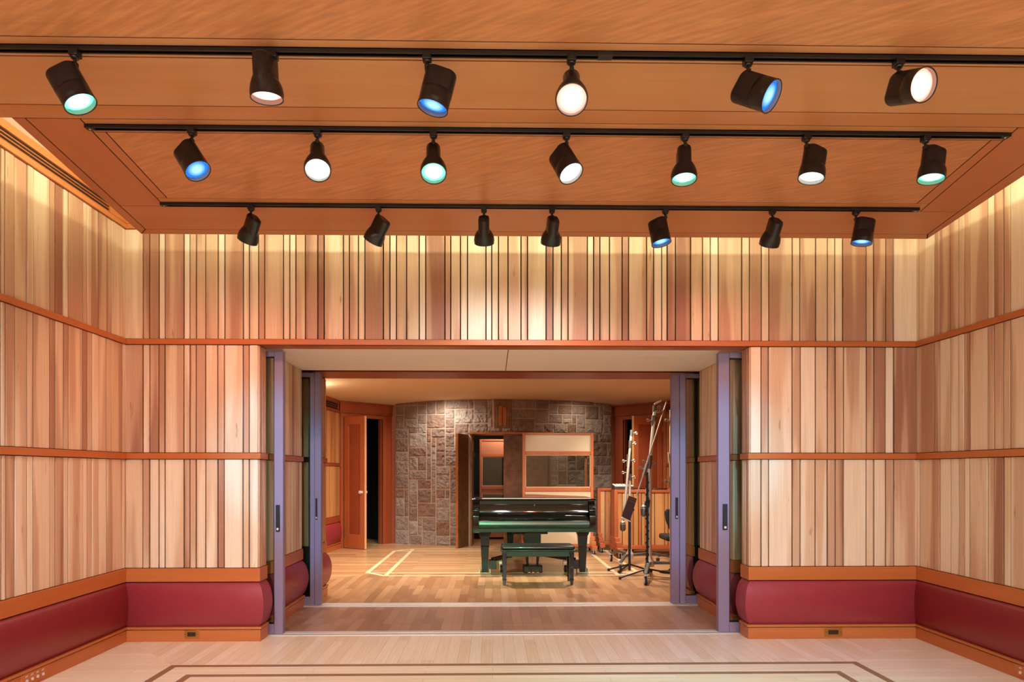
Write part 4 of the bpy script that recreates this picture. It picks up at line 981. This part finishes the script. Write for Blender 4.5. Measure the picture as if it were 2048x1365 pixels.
gobo('wide low plank gobo behind the microphone stands carrying audio gear',gx0,gx0+1.35,GB,.34,onY(1280,980.5,GB).z,.11,(gx0+.03,gx0+1.32))
gz=onY(1280,980.5,GB).z
# gear on top
a=onY(1226,975,GB+.05).x; b=onY(1268,975,GB+.05).x
root=empty('audio_mixer',((a+b)/2,GB+.2,gz),'flat dark audio mixer lying on the wide plank gobo at its left end','audio mixer')
a=max(a,gx0+.005)
mb=MB(); sheet(mb,[(GB+.03,gz),(GB+.03,gz+.055),(GB+.31,gz+.085),(GB+.31,gz)],a,b); obj('case',mb,M['brownplate'],root,bevel=.004)
mb=MB(); sheet(mb,[(GB+.03,gz+.0555),(GB+.03,gz+.06),(GB+.31,gz+.09),(GB+.31,gz+.0855)],a+.012,b-.012); tp=obj('control_panel',mb,M['white'],root,smooth=0)
for q in range(5):
    for e in range(3):
        x=a+.05+(b-a-.1)*q/4; y=GB+.08+e*.08; z=gz+.058+.03*(y-GB-.03)/.28
        mb=MB(); mb.lathe([(.006,0),(.005,.010),(.003,.011)],Matrix.Translation((x,y,z)),10); obj('knob',mb,M['black'],root)
a=onY(1305,975,GB+.05).x; b=onY(1335,975,GB+.05).x
root=empty('laptop',((a+b)/2,GB+.16,gz),'thin black closed laptop lying on the wide plank gobo','laptop')
mb=MB(); mb.box(a,b,GB+.04,GB+.28,gz,gz+.012); obj('base',mb,M['black'],root,bevel=.004)
mb=MB(); mb.box(a,b,GB+.04,GB+.28,gz+.013,gz+.022); obj('screen_lid',mb,M['black'],root,bevel=.004)
a=onY(1272,975,GB+.05).x
pts=[(a+.22*i/30,GB+.15+.06*math.sin(i*.9)+.03*math.sin(i*2.3),gz+.008+.012*abs(math.sin(i*1.7))) for i in range(31)]
mb=MB(); mb.path(pts,.007,6); o=obj('audio_cable',mb,M['rubber']); tag(o,'black audio cable coiled on the wide plank gobo between mixer and laptop','cable')
# ---- microphone stands
def at(px,py,Y): return onY(px,py,Y)
def wing(mb,p,d,r=.016):
    p=Vector(p); d=Vector(d).normalized(); mb.tube(p,p+d*.04,.009,n=8)
    q=p+d*.045; u=d.cross(Vector((0,1,0))).normalized()
    ring=[q+(u*math.cos(2*PI*i/12)+d*math.sin(2*PI*i/12))*r for i in range(13)]; mb.path(ring,.007,6)
def caster2(parent,p,r=.05):
    x,y,z=p; mb=MB(); mb.tube((x-.014,y,r),(x+.014,y,r),r,n=20); w=obj('caster',mb,M['rubber'],parent,bevel=.004)
    mb=MB(); mb.tube((x-.016,y,r),(x+.016,y,r),r*.62,n=18); mb.box(x-.022,x-.016,y-.012,y+.012,r,.115); mb.box(x+.016,x+.022,y-.012,y+.012,r,.115); mb.box(x-.022,x+.022,y-.018,y+.018,.112,.125); obj('caster_fork',mb,M['nickel'],w)
def base(root,hub,ends,h=.17,w=.045):
    for e in ends:
        e=Vector(e); hb=Vector((hub.x,hub.y,h)); mid=(hb+Vector((e.x,e.y,.15)))/2+Vector((0,0,.03))
        mb=MB(); mb.bar(hb,mid,w,.04,(0,0,1),w*.9,.035); mb.bar(mid,(e.x,e.y,.125),w*.9,.035,(0,0,1),w*.8,.03); l=obj('leg',mb,M['micgrey'],root,bevel=.004)
        caster2(l,(e.x,e.y,0))
    mb=MB(); mb.lathe([(.05,-.05),(.055,-.04),(.055,.02),(.035,.05),(.03,.08)],Matrix.Translation((hub.x,hub.y,h)),20); obj('hub',mb,M['nickel'],root)
def mic(label,top,r=.038,L=.15):
    t=Vector(top); root=empty('studio_microphone',(t.x,t.y,t.z-L),label,'microphone','grey capsule microphones on the boom stands')
    mb=MB(); mb.lathe([(.001,-L),(r*.6,-L+.006),(r*.92,-L+.02),(r,-L+.04),(r,-.045),(r*.9,-.025),(r*.5,-.012)],Matrix.Translation(t),24); obj('body',mb,M['micgrey'],root,smooth=50)
    mb=MB(); mb.lathe([(r*1.02,-.05),(r*1.02,-.044)],Matrix.Translation(t),24,False); obj('collar',mb,M['chrome'],root)
    mb=MB(); mb.lathe([(r*.88,-.028),(r*.5,-.008),(.012,0),(.010,.03)],Matrix.Translation(t),18); obj('swivel_cap',mb,M['nickel'],root)
def clutch(root,p,d,wings,r=.03,L=.12,name='clutch'):
    mb=MB(); p=Vector(p); d=Vector(d).normalized(); mb.tube(p-d*L/2,p+d*L/2,r*.8,r,14)
    o=obj(name,mb,M['micgrey'],root)
    for wd in wings:
        mb=MB(); wing(mb,p+Vector(wd)*r*.8,wd); obj('wing_knob',mb,M['knob'],o)
# stand 1: tall, near the front
Y1=8.7
hub=at(1300,1127,Y1); root=empty('boom_mic_stand',(hub.x,hub.y,0),'tallest boom microphone stand with bright chrome tube and small crossbar on top','microphone stand','wheeled boom microphone stands by the piano')
base(root,hub,[onZ(1291,1171,0),(2.62,8.35,0),(2.12,9.35,0)])
mt=at(1300.5,925,Y1)
mb=MB(); mb.tube((hub.x,hub.y,.2),mt,.022,n=14); obj('mast',mb,M['nickel'],root)
b0,b1,b2=at(1292.6,1003,Y1-.06),at(1299,925,Y1-.05),at(1309.5,822,Y1-.04)
mb=MB(); mb.tube(b0,b2,.021,n=14); obj('boom',mb,M['chrome'],root)
mb=MB(); mb.tube(b2,at(1310.5,812,Y1-.04),.014,n=10); mb.tube(at(1308.5,809,Y1-.04),at(1322.5,802,Y1-.04),.012,n=10); obj('crossbar',mb,M['chrome'],root)
d=b2-b0; clutch(root,b1,d,[(-1,0,.1),(1,0,-.4)],.036,.17); clutch(root,at(1309,818,Y1-.04),d,[(1,0,.3)],.026,.08,'top_collar'); clutch(root,at(1307,842,Y1-.04),d,[(-1,0,.1)],.028,.13,'extension_collar')
mb=MB(); mb.bar(at(1296,1000,Y1-.06),at(1294,1014,Y1-.06),.05,.05); mb.tube(at(1294,1012,Y1-.06),at(1288,1010,Y1-.07),.012); obj('shock_mount',mb,M['black'],root,bevel=.004)
mic('grey microphone hanging upside down on the tallest boom stand',at(1287.5,1010,Y1-.08),.04,.155)
# stand 2: left, further back
Y2=9.5; hub=at(1259.5,1120,Y2); root=empty('boom_mic_stand',(hub.x,hub.y,0),'shorter boom microphone stand nearest the piano with stacked ring knobs','microphone stand','wheeled boom microphone stands by the piano')
base(root,hub,[(1.70,9.05,0),(1.77,10.15,0),(2.55,9.6,0)])
mb=MB(); mb.tube((hub.x,hub.y,.2),at(1259.5,958,Y2),.02,n=14); obj('mast',mb,M['nickel'],root)
b0,b2=at(1247,1040,Y2-.05),at(1263,866,Y2-.05); mb=MB(); mb.tube(b0,b2,.018,n=14); obj('boom',mb,M['nickel'],root)
d=b2-b0
clutch(root,at(1263.2,867,Y2-.05),d,[(1,0,0)],.024,.09,'top_collar'); clutch(root,at(1260.5,889,Y2-.05),d,[(1,0,.2)],.026,.1,'extension_collar'); clutch(root,at(1257.5,922,Y2-.03),d,[(1,0,0),(-1,0,-.1)],.036,.17); clutch(root,at(1256.5,946,Y2-.0),d,[(-1,0,0)],.034,.14,'lower_clutch'); clutch(root,at(1259.5,955,Y2),(0,0,1),[(1,0,0)],.027,.09,'mast_collar')
mb=MB(); mb.tube(at(1247,1037,Y2-.05),at(1246,1046,Y2-.05),.012); obj('swivel',mb,M['black'],root)
mic('grey microphone hanging low on the shorter boom stand beside the piano',at(1245.7,1042,Y2-.05),.04,.15)
# stand 3: thin black tripod with a slanting boom
Y3=8.5; hub=at(1294.5,1148,Y3); root=empty('tripod_mic_stand',(hub.x,hub.y,0),'thin black tripod stand with a long slanting boom and wound cable','microphone stand')
mb=MB(); mb.tube((hub.x,hub.y,.09),at(1294.5,945,Y3),.016,n=12); obj('mast',mb,M['black'],root)
for e in (onZ(1240,1160,0),(2.5,8.45,0),(2.0,8.95,0)):
    mb=MB(); mb.tube((hub.x,hub.y,.12),(e[0],e[1],.022),.011,n=8); l=obj('leg',mb,M['black'],root)
    mb=MB(); mb.ball((e[0],e[1],.02),.02,10); obj('rubber_foot',mb,M['rubber'],l)
mb=MB(); mb.lathe([(.026,.06),(.03,.08),(.03,.16),(.02,.18)],Matrix.Translation((hub.x,hub.y,0)),14); obj('hub',mb,M['black'],root)
bt,bb=at(1333,804,Y3+.1),at(1273,992,Y3-.12)
mb=MB(); mb.tube(bt,bb,.009,n=10); obj('boom',mb,M['nickel'],root)
clutch(root,at(1290.5,940,Y3-.02),bt-bb,[(-1,0,.4)],.026,.16); clutch(root,at(1326,824,Y3+.08),bt-bb,[(-1,0,0)],.014,.03,'boom_collar')
pts=[]
for q in range(60):
    t=q/59; c=Vector((hub.x,hub.y,.2)).lerp(at(1294.5,960,Y3),t); pts.append(c+Vector((math.cos(q*1.1)*.02,math.sin(q*1.1)*.02,0)))
mb=MB(); mb.path(pts,.005,6); obj('wound_cable',mb,M['rubber'],root)
# plate held on the boom end / music stand
Ym=8.86; hub=at(1259,1136,Ym); root=empty('music_stand',(hub.x,hub.y,0),'black music stand with a tilted brown desk plate beside the piano','music stand')
mb=MB(); mb.tube((hub.x,hub.y,.05),at(1259,1040,Ym),.017,n=12); obj('post',mb,M['black'],root)
c=[at(1258,992,Ym-.06),at(1274,998,Ym-.02),at(1260,1043.5,Ym-.02),at(1243,1035,Ym-.06)]
n_=(c[1]-c[0]).cross(c[3]-c[0]).normalized()*.012
mb=MB(); mb.add([p for p in c]+[p+n_ for p in c],[(0,1,2,3),(7,6,5,4),(0,4,5,1),(1,5,6,2),(2,6,7,3),(3,7,4,0)]); dk=obj('desk',mb,M['brownplate'],root,bevel=.003)
for f in (.09,.19):
    mb=MB(); e0=c[0].lerp(c[3],f)-n_*.2; e1=c[1].lerp(c[2],f)-n_*.2; mb.bar(e0,e1,.006,.008); obj('groove_strip',mb,M['bronze'],dk)
mb=MB(); mb.bar(c[3]-n_*.5,c[2]-n_*.5,.03,.01); obj('ledge',mb,M['white'],dk)
mb=MB(); mb.tube(at(1259,1042,Ym),(c[0]+c[2])/2+n_,.012); mb.ball((c[1]+c[2])/2+n_*1.5,.022,10); obj('tilt_joint',mb,M['black'],root)
for e in (onZ(1217.5,1143,0),onZ(1238,1147,0),(2.1,9.0,0)):
    mb=MB(); mb.tube((hub.x,hub.y,.13),(e[0],e[1],.02),.011,n=8); l=obj('leg',mb,M['black'],root)
    mb=MB(); mb.ball((e[0],e[1],.02),.02,10); obj('rubber_foot',mb,M['rubber'],l)
# stand 4: slim stand half hidden by the door frame
Y4=9.0; hub=at(1341,1130,Y4); root=empty('slim_mic_stand',(hub.x,hub.y,0),'slim pale microphone stand half hidden by the right glass door frame','microphone stand')
mb=MB(); mb.tube((hub.x,hub.y,.02),at(1341,820,Y4),.011,n=10); obj('mast',mb,M['nickel'],root)
clutch(root,at(1341,842,Y4),(0,0,1),[(-1,0,.1)],.016,.09,'top_collar'); clutch(root,at(1341,965,Y4),(0,0,1),[(-1,0,.2)],.02,.14)
mb=MB(); mb.tube(at(1341,940,Y4),at(1336.5,905,Y4),.009); obj('boom_end',mb,M['nickel'],root)
mb=MB(); mb.lathe([(.15,0),(.15,.012),(.03,.03),(.02,.05)],Matrix.Translation((hub.x,hub.y,0)),28); obj('round_base',mb,M['black'],root)
# ---- office chair behind the right door frame
cx,cy=2.74,10.0; root=empty('office_chair',(cx,cy,0),'black office chair partly hidden by the right door frame','chair')
mb=MB(); prof=[(-.19,0),(-.24,.14),(-.25,.26),(-.22,.30),(.22,.30),(.25,.26),(.24,.14),(.19,0)]
Mx=Matrix.Translation((cx-.03,cy-.24,.50))@Matrix.Rotation(.18,4,'Z')@Matrix.Rotation(PI/2-.12,4,'X'); mb.prismM(prof,.06,Mx); obj('backrest',mb,M['blkfab'],root,bevel=.02,seg=3)
mb=MB(); mb.box(cx-.23,cx+.25,cy-.2,cy+.28,.33,.41); obj('seat',mb,M['blkfab'],root,bevel=.03,seg=3)
mb=MB(); mb.bar((cx-.05,cy-.26,.55),(cx-.05,cy-.2,.37),.07,.025,(0,1,0)); obj('back_bracket',mb,M['black'],root,bevel=.004)
mb=MB(); mb.tube((cx,cy,.09),(cx,cy,.34),.028,n=14); obj('gas_lift',mb,M['black'],root)
for q in range(5):
    a=q*2*PI/5+.3; e=Vector((cx+.3*math.cos(a),cy+.3*math.sin(a),.09)); mb=MB(); mb.bar((cx,cy,.12),e,.06,.04,(0,0,1),.035,.03); l=obj('base_leg',mb,M['black'],root,bevel=.004)
    mb=MB(); mb.tube((e.x-.02,e.y,.03),(e.x+.02,e.y,.03),.03,n=14); obj('caster',mb,M['rubber'],l)
# ================================================================== LIGHT
def light(ty,name,loc,energy,color,target=None,size=.1,ang=80,blend=.6,sx_=None,sy_=None):
    ld=bpy.data.lights.new(name,ty); ld.energy=energy; ld.color=color
    if ty=='AREA': ld.shape='RECTANGLE'; ld.size=sx_; ld.size_y=sy_
    else: ld.shadow_soft_size=size
    if ty=='SPOT': ld.spot_size=math.radians(ang); ld.spot_blend=blend
    o=bpy.data.objects.new(name,ld); C.objects.link(o); o.location=loc
    if target is not None: o.rotation_euler=(Vector(target)-Vector(loc)).to_track_quat('-Z','Y').to_euler()
    return o
WARM=(.96,1,.7); SOFT=(.72,.9,1.0); ROSE=(1,.7,.66)
zc=HC+.21
light('AREA','cove_back',(.3,4.0,zc),46,WARM,(.3,9,zc+2.2),sx_=5.2,sy_=.05)
light('AREA','cove_left',(-1.75,2.6,zc),30,WARM,(-9,2.6,zc+2.2),sx_=4.0,sy_=.05)
light('AREA','cove_right',(2.3,2.6,zc),31,WARM,(9,2.6,zc+2.2),sx_=4.0,sy_=.05)
# unseen lights behind the camera near the ceiling; the white ones are added fill
for x in (-2.0,.25,2.5):
    light('POINT','unseen_room_light',(x,-1.9,2.6),90,(1,.92,.86),size=.18)
    light('SPOT','unseen_room_light',(x,-.2,2.95),240 if x<0 else 215,SOFT,(x*.95,5.0,.0),size=.2,ang=66,blend=1)
for x,tx in ((-1.0,XL),(1.5,XR)): light('SPOT','unseen_room_light',(x,.2,2.95),60 if x<0 else 125,SOFT,(tx,4.3,.8),size=.15,ang=70,blend=1)  # added fill for the side walls
light('SPOT','unseen_room_light',(-.6,0,2.9),1500,(.12,1,.42),(.4,8.5,.45),size=.08,ang=13,blend=.6)
light('SPOT','unseen_room_light',(1.0,0,2.9),350,(1,.16,.14),(.5,8.4,.45),size=.08,ang=26,blend=.5)
for x,tx in ((-.9,-1.80),(1.1,1.92)): light('SPOT','unseen_room_light',(x,.3,2.95),900,(.12,.62,1),(tx,6.84,1.1),size=.05,ang=15,blend=.8)
# piano room
for (x,y,e) in ((-.6,9.2,330),(1.7,9.0,330),(-2.1,9.0,260),(-1.6,10.6,60),(2.4,10.6,170)):
    light('SPOT','unseen_studio_light',(x,y,2.62),e*.95,(1,.91,.77),(x,y+.3,0),size=.08,ang=125,blend=.7)  # unseen general light under the studio ceiling
light('SPOT','stone_wash',(-.95,11.93,2.6),64,(1,.95,.86),(-.7,12.45,1.2),size=.04,ang=150,blend=1)
light('SPOT','stone_wash',(1.5,11.98,2.6),17,(1,.88,.72),(1.6,12.6,1.2),size=.04,ang=150,blend=1)
light('SPOT','unseen_studio_light',(1.1,9.9,2.6),45,(.95,.95,.9),(1.1,11.26,1.4),size=.06,ang=60,blend=.8)  # added to brighten the screen behind the piano
for x in (-2.1,.2,2.5): light('SPOT','unseen_room_light',(x,2.3,2.96),150 if x<0 else (20 if x<1 else 60),SOFT,(x*.9,4.4,0),size=.1,ang=80,blend=1)  # added above the view to brighten the front floor
light('SPOT','unseen_studio_light',(-1.0,9.6,2.6),170,(1,.88,.7),(-2.5,11.9,1.1),size=.08,ang=65,blend=1)  # added to brighten the left corner door and planks
light('SPOT','unseen_studio_light',(1.4,9.0,2.6),130,(1,.88,.7),(2.6,11.4,1.0),size=.08,ang=65,blend=1)  # added to brighten the right corner door
light('POINT','studio_cove',(-2.6,9.9,2.46),16,(1,.88,.66),size=.1)
light('POINT','inner_room_lamp',(.2,13.2,2.3),30,(1,.78,.6),size=.1)
w=bpy.data.worlds.new('room'); w.use_nodes=True
bpy.context.scene.world=w
w.node_tree.nodes['Background'].inputs[0].default_value=(1,.86,.74,1); w.node_tree.nodes['Background'].inputs[1].default_value=.3
# ================================================================== CAMERA
cd=bpy.data.cameras.new('camera'); cam=bpy.data.objects.new('camera',cd); C.objects.link(cam)
cam.location=(0,0,CAMZ); cam.rotation_euler=(PI/2,0,-TH)
cd.sensor_fit='HORIZONTAL'; cd.sensor_width=36; cd.lens=36*F/2048
cd.shift_x=(1024-CX)/2048; cd.shift_y=(HY-682.5)/2048; cd.clip_end=100; cd.clip_start=.02
sc=bpy.context.scene; sc.camera=cam
sc.view_settings.view_transform='Standard'; sc.view_settings.look='None'; sc.view_settings.gamma=1; sc.view_settings.exposure=.1; sc.view_settings.use_curve_mapping=False
sc.cycles.use_denoising=True; sc.cycles.use_adaptive_sampling=True; sc.cycles.adaptive_threshold=.03; sc.cycles.max_bounces=7; sc.cycles.diffuse_bounces=4; sc.cycles.glossy_bounces=3; sc.cycles.transmission_bounces=6; sc.cycles.transparent_max_bounces=12
sc.cycles.sample_clamp_indirect=4
